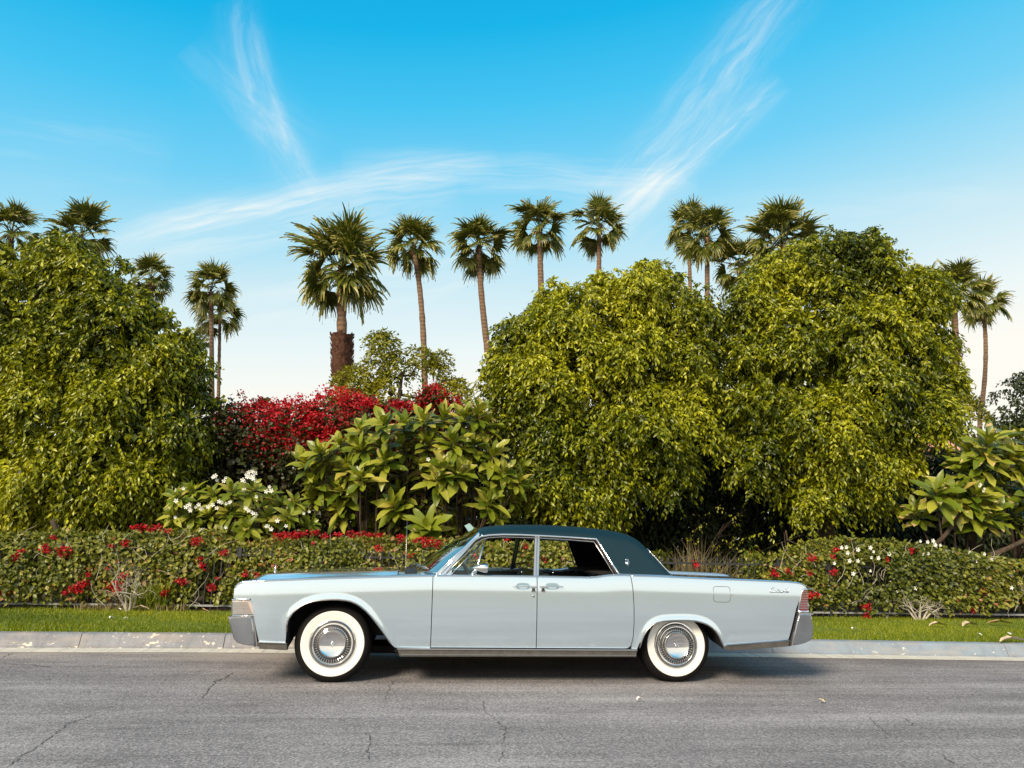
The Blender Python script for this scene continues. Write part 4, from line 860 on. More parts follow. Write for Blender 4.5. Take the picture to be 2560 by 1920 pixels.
def palm(label, hub, rad, y, base, tw, top_py, n=34, boot=None, seed=0, name='fan_palm', trunk_mid=None, back=False):
    r = np.random.default_rng(seed+4000); H = Vector(px_plane(hub[0], hub[1], y)); dist = float(np.dot(np.array(H)-CC, CF)); sc = dist/FPX; B = Vector(px_plane(base[0], base[1], y))
    dr = (B-H); k = (H.z-0.1)/max(.1, H.z-B.z); ground = H+dr*min(k, 6); ground.z = .1
    if abs((ground-B).x) > 1.2: ground.x = B.x+math.copysign(1.2, (ground-B).x)
    root = empty(name, ground); tag(root, label, 'palm tree', 'fan palms rising behind the garden trees'); RR = rad*sc*(.90 if not name == 'x' else 1)
    pts = [ground]; N = 26
    mid = Vector(px_plane(*trunk_mid, y)) if trunk_mid else H.lerp(B, .5)
    def P(t):   # t=0 hub .. 1 base, quadratic through mid
        c = mid*2-(H+B)*.5; return H.lerp(c, t).lerp(c.lerp(B, t), t)
    up = [P(t) for t in np.linspace(1, 0, N)]
    lo = [ground.lerp(up[0], t) for t in np.linspace(0, 1, 8)[:-1]]; line = lo+up; w = tw*sc/2*.92; radl = []
    for i, q in enumerate(line):
        t = i/(len(line)-1); radl.append(w*(1.25-.30*t)*(1+.05*math.sin(i*2.3)+.03*r.normal()))
    m = MB(); m.tube(line, radl, 12); m.build('trunk', M_PALMT, root, True)
    # rough leaf bases just under the crown
    m = MB()
    def boots(z0, z1, rr_, cnt, ln, flare=1.0):
        for i in range(cnt):
            z = r.uniform(z0, z1); j = min(range(len(line)-1), key=lambda a: abs(line[a].z-z)); c = line[j].lerp(line[j+1], 0.5); c = Vector((c.x, c.y, z)); a = r.uniform(0, 6.28); o = Vector((math.cos(a), math.sin(a), 0))
            s = Vector((-math.sin(a), math.cos(a), 0)); ww = rr_*.32; p = c+o*rr_*.85; q = p+o*ln*.45*flare+Vector((0, 0, ln*r.uniform(.5, 1))); m.add([p-s*ww, p+s*ww, q+s*ww*.35, q-s*ww*.35, p+o*.03], [(0, 1, 2, 3), (0, 4, 1), (4, 3, 2), (0, 3, 4), (1, 4, 2)])
    boots(H.z-RR*.30, H.z+RR*.02, w*1.05, 40, RR*.13, .9)
    if boot:
        z1 = P(0).z; za, zb = float(px_plane(hub[0], boot[0], y)[2]), float(px_plane(hub[0], boot[1], y)[2]); boots(zb, za, boot[2]*sc/2*.95, boot[3], .30, 1.1); boots(za-.12, za, boot[2]*sc/2*.95, 40, .3, 1.3)
        tb = MB(); ps = [Vector((line[min(range(len(line)), key=lambda a: abs(line[a].z-z))].x, y, z)) for z in np.linspace(zb, za, 6)]; tb.tube(ps, boot[2]*sc/2*.8, 12); tb.build('boot_sleeve', M_BOOT, root, True)
    m.build('leaf_bases', M_BOOT, root)
    keys = list(FR.keys())
    for i in range(n):
        f = (i+.5)/n; want = 90-128*f**1.15+r.normal(0, 9); p = min(keys, key=lambda q: abs(q-want)); az = i*2.39996+r.uniform(-.5, .5); o = bpy.data.objects.new('frond', FR[p][int(r.integers(0, 3))]); link(o, root)
        s = RR*(1.10 if want > 35 else .95)*r.uniform(.84, 1.20)*(.90+.2*f)
        o.location = H-root_of(root)+Vector((0, 0, RR*(.05-.10*f))); o.rotation_euler = (0, 0, az); o.scale = (s, s, s)
    return root
PALMS = [("fan palm at the far left edge, its trunk rising behind the fig", (28, 585), 84, 30, (22, 760), 15, 0, 31, None, None),
         ("fan palm with its crown half hidden on top of the left fig tree", (202, 600), 96, 30, (200, 800), 15, 0, 34, None, None),
         ("fan palm peeping out right of the left fig crown", (378, 700), 70, 38, (380, 860), 12, 0, 31, None, None),
         ("taller front palm of the close pair right of the left fig", (528, 730), 74, 36, (530, 980), 11, 0, 31, None, None),
         ("shorter rear palm of the close pair right of the left fig", (550, 790), 66, 42, (546, 1000), 8, 0, 36, None, None),
         ("largest nearest fan palm with a thick trunk and shaggy collar", (853, 680), 140, 24, (857, 1040), 25, 0, 53, (848, 955, 50, 420), None),
         ("slender palm directly right of the largest palm, trunk slightly bowed", (1033, 620), 88, 33, (1062, 960), 14, 0, 40, None, (1053, 760)),
         ("palm with two separate drooping low fronds, trunk leaning to the right fig", (1197, 620), 88, 35, (1222, 900), 15, 0, 36, None, (1204, 740)),
         ("palm whose trunk drops behind the top left of the middle fig", (1348, 575), 82, 36, (1354, 760), 14, 0, 36, None, None),
         ("solitary fan palm above the gap between the middle crowns, second right of the leaning palm", (1498, 570), 80, 37, (1497, 740), 12, 0, 36, None, None),
         ("thin palm touching the left side of the pair above the two merging figs", (1722, 570), 72, 40, (1726, 760), 9, 0, 29, None, None),
         ("front palm of the pair above the two merging figs", (1768, 595), 84, 34, (1768, 800), 12, 0, 36, None, None),
         ("bushy wide palm crown rising straight behind the largest fig", (1955, 615), 112, 28, (1958, 800), 18, 0, 43, None, None),
         ("low dark palm between the palm pair and the bushy crown", (1850, 675), 88, 34, (1855, 820), 13, 0, 31, None, None),
         ("thicker palm right of the largest fig with a ragged collar", (2385, 735), 86, 32, (2394, 1000), 15, 0, 34, (860, 905, 26, 50), None),
         ("thin rightmost palm with a long bare curving trunk", (2457, 765), 70, 36, (2450, 1040), 10, 0, 31, None, (2464, 900)),
         ("small palm top peeping over the right shoulder of the largest fig", (2312, 715), 58, 40, (2312, 850), 9, 0, 34, None, None),
         ("tiny dark palm top beside the pair of trunks at the left fig edge", (500, 850), 34, 52, (500, 950), 7, 0, 25, None, None),
         ("tiny distant palm top left of the largest palm trunk base", (822, 1010), 26, 48, (822, 1060), 6, 0, 22, None, None)]
for i, (lb, hub, rad, y, base, tw, tp, n, boot, mid) in enumerate(PALMS): palm(lb, hub, rad, y, base, tw, tp, n, boot, i, trunk_mid=mid)

# ------------------------------------------------------------------ bits of houses behind
def house():
    a = px_plane(2345, 1078, 12.0); root = empty('house', (a[0]+1.5, 13.0, 0.16)); tag(root, 'house with pale walls and a pink tiled roof showing only slivers behind the right plumeria', 'house')
    x0, x1, z = float(a[0])-1.2, float(px_plane(2427, 1082, 12.0)[0]), float(a[2]); m = MB(); m.box(((x0+x1)/2, 12.9, z/2-.2), (x1-x0-.3, 1.6, z-.55)); m.build('wall', M_PLASTER, root)
    m = MB(); m.add([(x0, 11.9, z-.62), (x1, 11.9, z-.62), (x1, 12.9, z-.05), (x0, 12.9, z-.05), (x0, 13.9, z-.62), (x1, 13.9, z-.62)], [(0, 1, 2, 3), (3, 2, 5, 4)])
    for k in range(int((x1-x0)/.22)):
        x = x0+.11+k*.22; m.tube([(x, 11.88, z-.60), (x, 12.9, z-.02)], .06, 6)
    m.build('roof', M_TILE, root); m = MB(); m.tube([(x0, 12.9, z-.03), (x1, 12.9, z-.03)], .09, 8); m.build('ridge', M_TILE, root)
house()
def board():
    P = [px_plane(x, y, 6.0) for x, y in ((1161, 1314), (1174, 1308), (1187, 1322), (1175, 1334))]; m = MB(); n = [tuple(p) for p in P]; b = [tuple(p+np.array([0, .03, 0])) for p in P]
    m.add(n+b, [(0, 1, 2, 3), (7, 6, 5, 4), (0, 4, 5, 1), (1, 5, 6, 2), (2, 6, 7, 3), (3, 7, 4, 0)])
    c = P[2]; m.box((float(P[3][0]), 6.03, float(P[3][2])/2), (.03, .03, float(P[3][2]))); o = m.build('garden_board', M_BOARD, loc=(float(P[3][0]), 6.03, .15)); tag(o, 'small pale blue board tilted on a stake above the windscreen top', 'board')
board()

for o in list(COL.objects):
    if o.parent is not None and o.name.split('.')[0] in ('twigs', 'stems', 'leaf_bases', 'inner_foliage', 'limbs', 'branches'): o['kind'] = 'stuff'
# ------------------------------------------------------------------ the car
YC = 0.9                      # centre line of the car in the world
car = empty('parked_car', (1.13, YC, 0.0)); tag(car, 'long silver blue four door classic car with dark teal roof and whitewall tyres', 'car')
WF_, WR_, WZ = -0.679, 2.521, 0.338
def sp(pts, y=-0.08): return [(float(px_plane(a, b, y)[0]), float(px_plane(a, b, y)[2])) for a, b in pts]
ARCHF = sp([(716.5, 1625), (716.8, 1580), (718, 1560), (723, 1545), (735, 1529), (753, 1515), (768, 1507.5), (786, 1502.5), (808, 1499.2), (829, 1498), (848, 1498.2), (865.5, 1500), (878, 1503), (890, 1508), (903, 1516), (916, 1527), (929, 1541), (941.5, 1557), (954, 1574), (967, 1593), (977, 1609), (987, 1627)])
ARCHR = sp([(1596, 1640), (1598, 1620), (1602.6, 1603), (1608, 1588), (1616, 1574), (1627, 1563), (1640, 1556), (1656, 1552), (1675, 1550.5), (1695, 1550), (1716, 1550), (1737, 1551.5), (1752, 1555), (1765, 1560), (1777, 1567.5), (1787, 1577), (1796, 1590), (1803, 1603), (1809, 1618), (1811, 1624)])
def dens(pl, k=6):
    out = []
    for a, b in zip(pl[:-1], pl[1:]): out += [(a[0]+(b[0]-a[0])*i/k, a[1]+(b[1]-a[1])*i/k) for i in range(k)]
    return np.array(out+[pl[-1]])
AFD, ARD = dens(ARCHF), dens(ARCHR)
def S(x, z):
    """half width (negative = near side) of the body side"""
    x = np.asarray(x, float); z = np.asarray(z, float)
    y = -1.0 + 0.66*np.clip(z-(np.interp(x, [-1.56, -.8, .2, 1.7, 2.0, 3.8], [.72, .755, .80, .80, .82, .785])), 0, None)**2 + 0.20*np.clip(0.66-z, 0, None)**2
    y = y + 0.045*np.clip((-1.15-x)/0.42, 0, None)**2 + 0.040*np.clip((x-3.05)/0.80, 0, None)**2
    for A, wd, am in ((AFD, 0.055, 0.008), (ARD, 0.055, 0.011)):
        dd = np.sqrt(((x[..., None]-A[:, 0])**2+(z[..., None]-A[:, 1])**2).min(-1)); t = np.clip(dd/wd, 0, 1); y = y-am*(1-(t*t*(3-2*t)))
    return y
ZT = [(-1.565, .80), (-1.555, .828), (-1.54, .845), (-1.515, .858), (-1.47, .866), (-1.41, .871), (-1.2, .885), (-.8, .905), (-.3, .927), (.195, .946), (.6, .951), (1.16, .953), (1.66, .951), (1.74, .957), (1.80, .968), (1.88, .976), (1.97, .978), (2.3, .974), (2.8, .960), (3.2, .952), (3.44, .946), (3.62, .941), (3.72, .934), (3.77, .927), (3.805, .913), (3.822, .89), (3.829, .872)]
def skirt(V, F, nx, nz, depth=0.018):
    loop = [i*nz for i in range(nx)] + [(nx-1)*nz+j for j in range(1, nz)] + [i*nz+nz-1 for i in range(nx-2, -1, -1)] + [j for j in range(nz-2, 0, -1)]
    b = len(V); n = len(loop)
    for i in loop: V.append(V[i])
    for i in loop: p = V[i]; V.append((p[0], p[1]+depth, p[2]))
    for i in range(n): j = (i+1) % n; F.append((b+i, b+n+i, b+n+j, b+j))
def panel(name, xl, xr, zb, zt, nx, nz, extra=(), m=M_PAINT, off=0.0, depth=0.018, both=True, parent=None):
    us = np.linspace(0, 1, nx); xs0 = interp(0.6, xl)+(interp(0.6, xr)-interp(0.6, xl))*us
    if len(extra): xs0 = np.unique(np.concatenate([xs0, [e for e in extra if xs0[0] < e < xs0[-1]]])); 
    us = (xs0-xs0[0])/(xs0[-1]-xs0[0]); nx = len(us); vs_ = np.linspace(0, 1, nz); V = []
    for u, xn in zip(us, xs0):
        for v in vs_:
            x = xn
            for _ in range(4):
                z0, z1 = float(interp(x, zb)), float(interp(x, zt)); z = z0+(z1-z0)*v; x = float(interp(z, xl))*(1-u)+float(interp(z, xr))*u
            V.append((x, 0.0, z))
    A = np.array(V); yy = S(A[:, 0], A[:, 2])+off; V = [(p[0], float(y), p[2]) for p, y in zip(V, yy)]
    F = [(i*nz+j, (i+1)*nz+j, (i+1)*nz+j+1, i*nz+j+1) for i in range(nx-1) for j in range(nz-1)]; skirt(V, F, nx, nz, depth); res = []
    for s in ((1, -1) if both else (1,)):
        W = [(p[0], YC+s*p[1], p[2]) for p in V]; FF = F if s == 1 else [f[::-1] for f in F]
        res.append(mesh(name, W, FF, m, parent or car, True))
    return res
G = 0.0035
SEAM1, SEAM2 = [(.2, .197), (.95, .193)], [(.2, 1.163), (.95, 1.160)]
SEAM3 = [(.2, 2.055), (.345, 2.058), (.42, 2.075), (.55, 2.083), (.70, 2.083), (.85, 2.075), (.98, 2.057)]
def sh(pl, d): return [(z, x+d) for z, x in pl]
ZBF = [(-1.565, .722), (-1.408, .722), (-1.404, .70), (-1.375, .58), (-1.312, .358), (-1.2, .352), (ARCHF[0][0]-.004, .350), (ARCHF[0][0], .36)] + [p for p in ARCHF[1:] if p[1] > .33] + [(ARCHF[-1][0]+.0, .315), (.2, .312)]
ZBF = [p for i, p in enumerate(ZBF)]
ex = [p[0] for p in ARCHF]+[p[0]+.004 for p in ARCHF[:3]]+[p[0]-.004 for p in ARCHF[:2]]+[-1.408, -1.404, -1.39, -1.56, -1.55, -1.54, -1.53]
panel('front_fender', [(0, -1.565), (1, -1.565)], sh(SEAM1, -G), ZBF, ZT, 70, 26, ex)
ZBD = [(-1, .318), (4, .318)]
fd = panel('front_door', sh(SEAM1, G), sh(SEAM2, -G), ZBD, ZT, 14, 24)
rd = panel('rear_door', sh(SEAM2, G), sh(SEAM3, -G), [(1.0, .318), (2.0, .318), (2.035, .322), (2.055, .345), (2.09, .36)], ZT, 20, 26, [2.0, 2.02, 2.035, 2.05, 1.66, 1.74, 1.8, 1.88])
ZBQ = [(2.03, .315), (ARCHR[0][0]-.006, .315), (ARCHR[0][0], .36)] + [p for p in ARCHR[1:-1] if p[1] > .34] + [(ARCHR[-1][0]-.006, .345), (ARCHR[-1][0]+.004, .338), (2.98, .342), (3.61, .405), (3.64, .50), (3.70, .69), (3.766, .83), (3.80, .866), (3.83, .872)]
ex = [p[0] for p in ARCHR]+[p[0]+.004 for p in ARCHR[:2]]+[p[0]-.004 for p in ARCHR[-2:]]+[3.61, 3.62, 3.64, 3.66, 3.68, 3.70, 3.72, 3.74, 3.766, 3.78, 3.80, 3.81, 3.82]
panel('rear_quarter_panel', sh(SEAM3, G), [(0, 3.829), (1, 3.829)], ZBQ, ZT, 70, 26, ex)
# lower stainless sill, rocker and valances
for s in (1, -1):
    m = MB(); m.prism([(-.10, .302), (2.108, .300), (2.108, .313), (-.105, .311)], YC-s*1.006, YC-s*.95); m.build('sill_trim', M_CHROME, car)
    m = MB(); m.prism([(-.098, .301), (-.075, .240), (2.10, .243), (2.108, .299)], YC-s*.990, YC-s*.90); m.build('rocker_panel', M_VALANCE, car)
    m = MB(); m.prism([(-.06, .262), (2.10, .262), (2.10, .252), (-.065, .252)], YC-s*1.000, YC-s*.97); m.build('rocker_moulding', M_STAIN, car)
    m = MB(); m.prism([(-1.318, .350), (-1.07, .345), (-1.064, .287), (-1.30, .298)], YC-s*.985, YC-s*.90); m.build('front_valance', M_VALANCE, car)
    m = MB(); m.prism([(-1.315, .358), (-1.068, .351), (-1.068, .346), (-1.316, .352)], YC-s*1.004, YC-s*.95); m.build('valance_trim', M_CHROME, car)
    m = MB(); q = sp([(1811, 1613), (1973, 1602), (1970, 1616), (1900, 1621), (1826, 1626.5), (1812, 1622)]); m.prism(q, YC-s*.985, YC-s*.90); m.build('rear_valance', M_VALANCE, car)
    m = MB(); a, b = sp([(1812, 1612), (1974, 1601)]); m.tube([(a[0], YC-s*1.0, a[1]), (b[0], YC-s*.975, b[1])], .005, 6); m.build('valance_trim', M_CHROME, car)
    # bright lip round both arches
    for A, nm in ((ARCHF, 'arch_trim'), (ARCHR, 'arch_trim')):
        AA = np.array([p for p in A if p[1] > .29]); yy = S(AA[:, 0], AA[:, 1]); m = MB(); m.tube([(p[0], YC+s*(y-.001), p[1]-.001) for p, y in zip(AA, yy)], .0065, 6); m.build(nm, M_STAIN, car, True)
    # wheel-house liners
    for A in (ARCHF, ARCHR):
        m = MB(); n = len(A); V = [(p[0], YC-s*.955, p[1]+.004) for p in A]+[(p[0], YC-s*.60, p[1]+.05) for p in A]; m.add(V, [(i, i+1, n+i+1, n+i) for i in range(n-1)]); m.build('wheel_house', M_BLACK, car)
# dark structure inside
m = MB(); m.box((-.66, YC, .60), (1.50, 1.16, .46)); m.box((-1.25, YC, .42), (.25, 1.7, .24)); m.box((2.75, YC, .62), (1.65, 1.16, .46)); m.box((3.35, YC, .50), (.45, 1.72, .26)); m.box((1.0, YC, .275), (2.2, 1.80, .07)); m.box((1.0, YC, .20), (3.3, .5, .07))
m.box((-.10, YC, .58), (.05, 1.84, .62)); m.box((2.11, YC, .60), (.05, 1.84, .58)); m.box((.1, YC-.945, .6), (.10, .012, .56)); m.box((.1, YC+.945, .6), (.10, .012, .56))
for s in (1, -1):
    for x in (.195, 1.161, 2.065): m.box((x, YC-s*.958, .615), (.09, .012, .60))
m.tube([(WF_, .06, WZ), (WF_, 1.74, WZ)], .035, 8); m.tube([(WR_, .06, WZ), (WR_, 1.74, WZ)], .05, 8)
m.build('underbody', M_BLACK, car)
# fender tops: crest line, top flat
def topz(x): return float(interp(x, ZT))
HC = [(-1.60, .80), (-1.572, .832), (-1.52, .862), (-1.463, .889), (-1.40, .912), (-1.355, .922), (-1.1, .936), (-.821, .947), (-.159, .974), (.1, .982)]
def hoodz(x, Y):
    a = abs(Y); c = topz(x)-.012; h = float(interp(x, HC)); t = min(1, max(0, (.80-a)/.31)); t = t*t*(3-2*t); return c+(h-c)*t*(1-.04*a)
def topgrid(name, xs, Ys, zf, m, parent=None, mirror=False):
    out = []
    for s in ((1, -1) if mirror else (1,)):
        V = [(x, YC+s*Y, zf(x, Y)) for x in xs for Y in Ys]; k = len(Ys); F = [(i*k+j, i*k+j+1, (i+1)*k+j+1, (i+1)*k+j) for i in range(len(xs)-1) for j in range(k-1)]
        if s == 1: F = [f[::-1] for f in F]
        out.append(mesh(name, V, F, m, parent or car, True))
    return out
def edgeY(x): z = topz(x); return float(S(np.array([x]), np.array([z]))[0])
def cap(name, x0, x1, inner, m=M_PAINT):
    xs = [x for x in sorted(set(list(np.linspace(x0, x1, 50))+[p[0] for p in ZT])) if x0 <= x <= x1]
    for s in (1, -1):
        V = []
        for x in xs:
            e = edgeY(x); z = topz(x); i = inner(x)
            V += [(x, YC+s*e, z), (x, YC+s*(e+.010), z+.0075), (x, YC+s*(e+.030), z+.010), (x, YC+s*(e+.06), z+.009), (x, YC+s*i, z-.004), (x, YC+s*(i+.004), z-.03)]
        k = 6; F = [(a*k+j, a*k+j+1, (a+1)*k+j+1, (a+1)*k+j) for a in range(len(xs)-1) for j in range(k-1)]
        if s == 1: F = [f[::-1] for f in F]
        mesh(name, V, F, m, car, True)
        mm = MB(); mm.tube([(x, YC+s*(edgeY(x)-.0035), topz(x)-.002) for x in xs], .0048, 6); mm.build('fender_top_trim', M_CHROME, car, True)
cap('fender_top', -1.56, .20, lambda x: -.80); cap('door_sill_top', .20, 2.06, lambda x: -.905); cap('quarter_top', 2.06, 3.825, lambda x: -.85)
hx = [-1.575, -1.565, -1.55, -1.52, -1.49, -1.463, -1.43, -1.40, -1.375, -1.355, -1.3, -1.2]+list(np.linspace(-1.1, -.135, 18)); hY = list(np.linspace(-.796, .796, 41))
topgrid('bonnet', hx, hY, hoodz, M_PAINT)
topgrid('cowl', list(np.linspace(-.128, .24, 8)), list(np.linspace(-.796, .796, 21)), lambda x, Y: hoodz(min(x, .0), Y)-.010, M_PAINT)
topgrid('cowl_vent', [-.07, -.0, .05], list(np.linspace(-.62, .62, 15)), lambda x, Y: hoodz(-.05, Y)-.004, M_GROOVE)
def deckz(x, Y): a = abs(Y); c = topz(x)-.014; t = max(0, 1-(a/.85)**2); return c+.004*t - .02*max(0, (x-3.6)/.2)**2
topgrid('boot_lid', list(np.linspace(2.40, 3.80, 24)), list(np.linspace(-.846, .846, 25)), deckz, M_PAINT)
# nose and tail faces
m = MB(); m.box((-1.50, YC, .70), (.05, 1.60, .22)); m.build('grille_backing', M_GROOVE, car)
m = MB()
for z in np.linspace(.60, .80, 9): m.box((-1.545, YC, z), (.02, 1.0, .006))
for Y in np.linspace(-.5, .5, 15): m.box((-1.548, YC+Y, .70), (.02, .006, .22))
m.build('grille', M_CHROME, car)
m = MB(); m.prism([(-1.575, .80), (-1.56, .835), (-1.50, .835), (-1.50, .80)], YC-.93, YC+.93); bevel(m.build('nose_panel', M_PAINT, car), .006)
for Y in (-.82, -.62, .62, .82):
    m = MB(); m.lathe([(0, 0), (.04, -.004), (.075, -.012), (.085, .0), (.095, .01)], (0, 0, 0), 24); o = m.build('headlight', M_CHROME, car, True, loc=(0, 0, 0)); o.rotation_euler = (0, 0, R(-90)); o.location = Vector((-1.545, YC+Y, .70))-root_of(car)
m = MB(); m.box((3.72, YC, .72), (.05, 1.70, .34)); m.build('tail_panel', M_PAINT, car); m = MB()
for z in np.linspace(.62, .84, 10): m.box((3.752, YC, z), (.02, 1.5, .008))
m.build('tail_grille', M_CHROME, car)
# bumpers, wrapped ends
def bumper(name, poly, tip, side_trim, base):
    n = len(poly); cx = sum(p[0] for p in poly)/n; cz = sum(p[1] for p in poly)/n; sec = []
    for Y, sc_, in ((-.992, .80), (-.988, .90), (-.975, .975), (-.95, 1.0), (-.86, 1.0)): sec.append((Y, sc_, 0))
    yy = [(-.992, .84), (-.988, .93), (-.977, .985), (-.955, 1.0), (-.80, 1.0), (.80, 1.0), (.955, 1.0), (.977, .985), (.988, .93), (.992, .84)]; V = []
    for Y, s in yy:
        for p in poly: V.append((cx+(p[0]-cx)*s, YC+Y, cz+(p[1]-cz)*(1-(1-s)*.7)))
    F = [(i*n+j, (i+1)*n+j, (i+1)*n+(j+1) % n, i*n+(j+1) % n) for i in range(len(yy)-1) for j in range(n)]+[tuple(range(n))[::-1], tuple((len(yy)-1)*n+j for j in range(n))]
    return sharpen(mesh(name, V, F, M_BUMPER, car), 50)
FB = sp([(568.5, 1544), (571, 1541.5), (628, 1541), (631.5, 1545), (636, 1575), (640, 1615.5), (622, 1615), (604, 1612), (592, 1608), (583, 1599), (577, 1580)], -.10)
RB = sp([(1999, 1532.5), (2030, 1533), (2033, 1548), (2036, 1570), (2034.5, 1594), (2029, 1602), (2016, 1608.5), (1998, 1613), (1979, 1615.5), (1986, 1580), (1993, 1552)], -.10)
bumper('front_bumper', FB, 0, 0, 0); bumper('rear_bumper', RB, 0, 0, 0)
for s in (1, -1):
    m = MB(); q = sp([(571, 1541), (629, 1540.5), (630, 1544.5), (571, 1545.5)]); m.prism(q, YC-s*.993, YC-s*.90); m.build('bumper_edge', M_CHROME, car)
    m = MB(); q = sp([(631, 1541), (635, 1541), (645, 1616), (641, 1616)]); m.prism(q, YC-s*.988, YC-s*.90); m.build('bumper_joint', M_STAIN, car)
    m = MB(); a = sp([(1999, 1531.5), (2031, 1532.2), (2031.5, 1536.5), (2000, 1537), (1994, 1553), (1981, 1612), (1978.5, 1614), (1978, 1612), (1990, 1553), (1996, 1533.5)]); m.prism(a, YC-s*.990, YC-s*.90); m.build('bumper_edge', M_CHROME, car)
    m = MB(); a = sp([(1996, 1531), (1991, 1548), (1974, 1616), (1977.5, 1616), (1996, 1548), (1999, 1534)]); m.prism(a, YC-s*.972, YC-s*.90); m.build('bumper_joint', M_GROOVE, car)
    # wrap-round corner lamps with thin bright bars
    m = MB(); q = sp([(580.5, 1500.5), (624, 1500.5), (629, 1506), (632, 1520), (636, 1537), (581, 1537)]); m.prism(q, YC-s*.972, YC-s*.70); lamp = m.build('corner_lamp', M_LENS, car)
    m = MB(); q = sp([(596, 1502), (628, 1502), (634, 1536), (612, 1536)]); m.prism(q, YC-s*.975, YC-s*.93); m.build('reflector', simple('pink_lens', (.62, .50, .44), .15, .2, 1.0) if s == 1 else MATS['pink_lens'], lamp)  # inner lens has a plain pinkish base colour, no emission
    for py in np.linspace(1505, 1534, 9):
        f = (py-1505)/29; a, b = sp([(578.5, py), (618+13*f, py)]); m = MB(); m.box(((a[0]+b[0])/2, YC-s*.980, a[1]), (b[0]-a[0], .010, .0042)); m.box((a[0], YC-s*.84, a[1]), (.008, .28, .0042)); m.build('lamp_bar', M_CHROME, lamp)
    m = MB(); q = [(p[0], YC-s*.984, p[1]) for p in sp([(581, 1500), (580, 1498.5), (622, 1498.5), (629, 1502), (634, 1520), (638, 1539), (580, 1539)])]; m.tube(q, .0055, 6); m.build('lamp_frame', M_CHROME, lamp, True)
    # tail lamp
    m = MB(); q = sp([(2004, 1481), (2012, 1474), (2020, 1475.5), (2022, 1500), (2024, 1528), (1996, 1528)]); m.prism(q, YC-s*.952, YC-s*.70); tl = m.build('tail_lamp', M_RED, car)
    for i, py in enumerate(np.linspace(1480, 1522, 11)):
        f = (py-1474)/54; a, b = sp([(2008-8*f, py), (2021.5+2.2*f, py)]); m = MB(); m.box(((a[0]+b[0])/2, YC-s*.958, a[1]), (b[0]-a[0], .012, .0062)); m.box((b[0], YC-s*.83, a[1]), (.012, .25, .0062)); m.build('lamp_bar', M_CHROME, tl)
    m = MB(); q = [(p[0], YC-s*.958, p[1]) for p in sp([(1997, 1529), (2003, 1500), (2006, 1483), (2012, 1473.5), (2020, 1474)])]; m.tube(q, .011, 6); q = [(p[0], YC-s*.955, p[1]) for p in sp([(1996, 1529), (2025, 1529)])]; m.tube(q, .010, 6); m.build('lamp_frame', M_CHROME, tl, True)
    m = MB(); m.lathe([(0, -.02), (.012, -.015), (.014, 0)], (0, 0, 0), 12); o = m.build('reverse_lamp', M_CHROME, tl, True, loc=(0, 0, 0)); p = sp([(2022, 1514)])[0]; o.rotation_euler = (0, 0, R(90)); o.location = Vector((p[0]+.004, YC-s*.93, p[1]))-root_of(tl)
# ------- greenhouse
def YW(z): return -.925+(z-.95)*.60
def tp(pts, off=0.0):
    """pixels -> points on the leaning side-window plane"""
    out = []
    for a, b in pts:
        y = -.02
        for _ in range(8): c = px_plane(a, b, y); y = YC+YW(c[2])+off
        out.append(Vector((float(c[0]), y-YC, float(c[2]))))
    return out
def mir(P, s): return [Vector((p.x, YC+s*p.y, p.z)) for p in P]
DRIP = tp([(1098, 1437), (1150, 1385), (1188, 1349), (1202, 1341.5), (1223, 1338), (1257, 1336.3), (1300, 1337), (1344, 1339), (1420, 1343), (1491, 1347.5), (1510, 1377), (1530, 1409), (1549, 1439)], -.004)
FRM = tp([(1112, 1437), (1160, 1390), (1194, 1357), (1206, 1348.5), (1222, 1344.5), (1257, 1342.5), (1344, 1345), (1420, 1349.5), (1485, 1354.5), (1503, 1383), (1536, 1438)], .004)
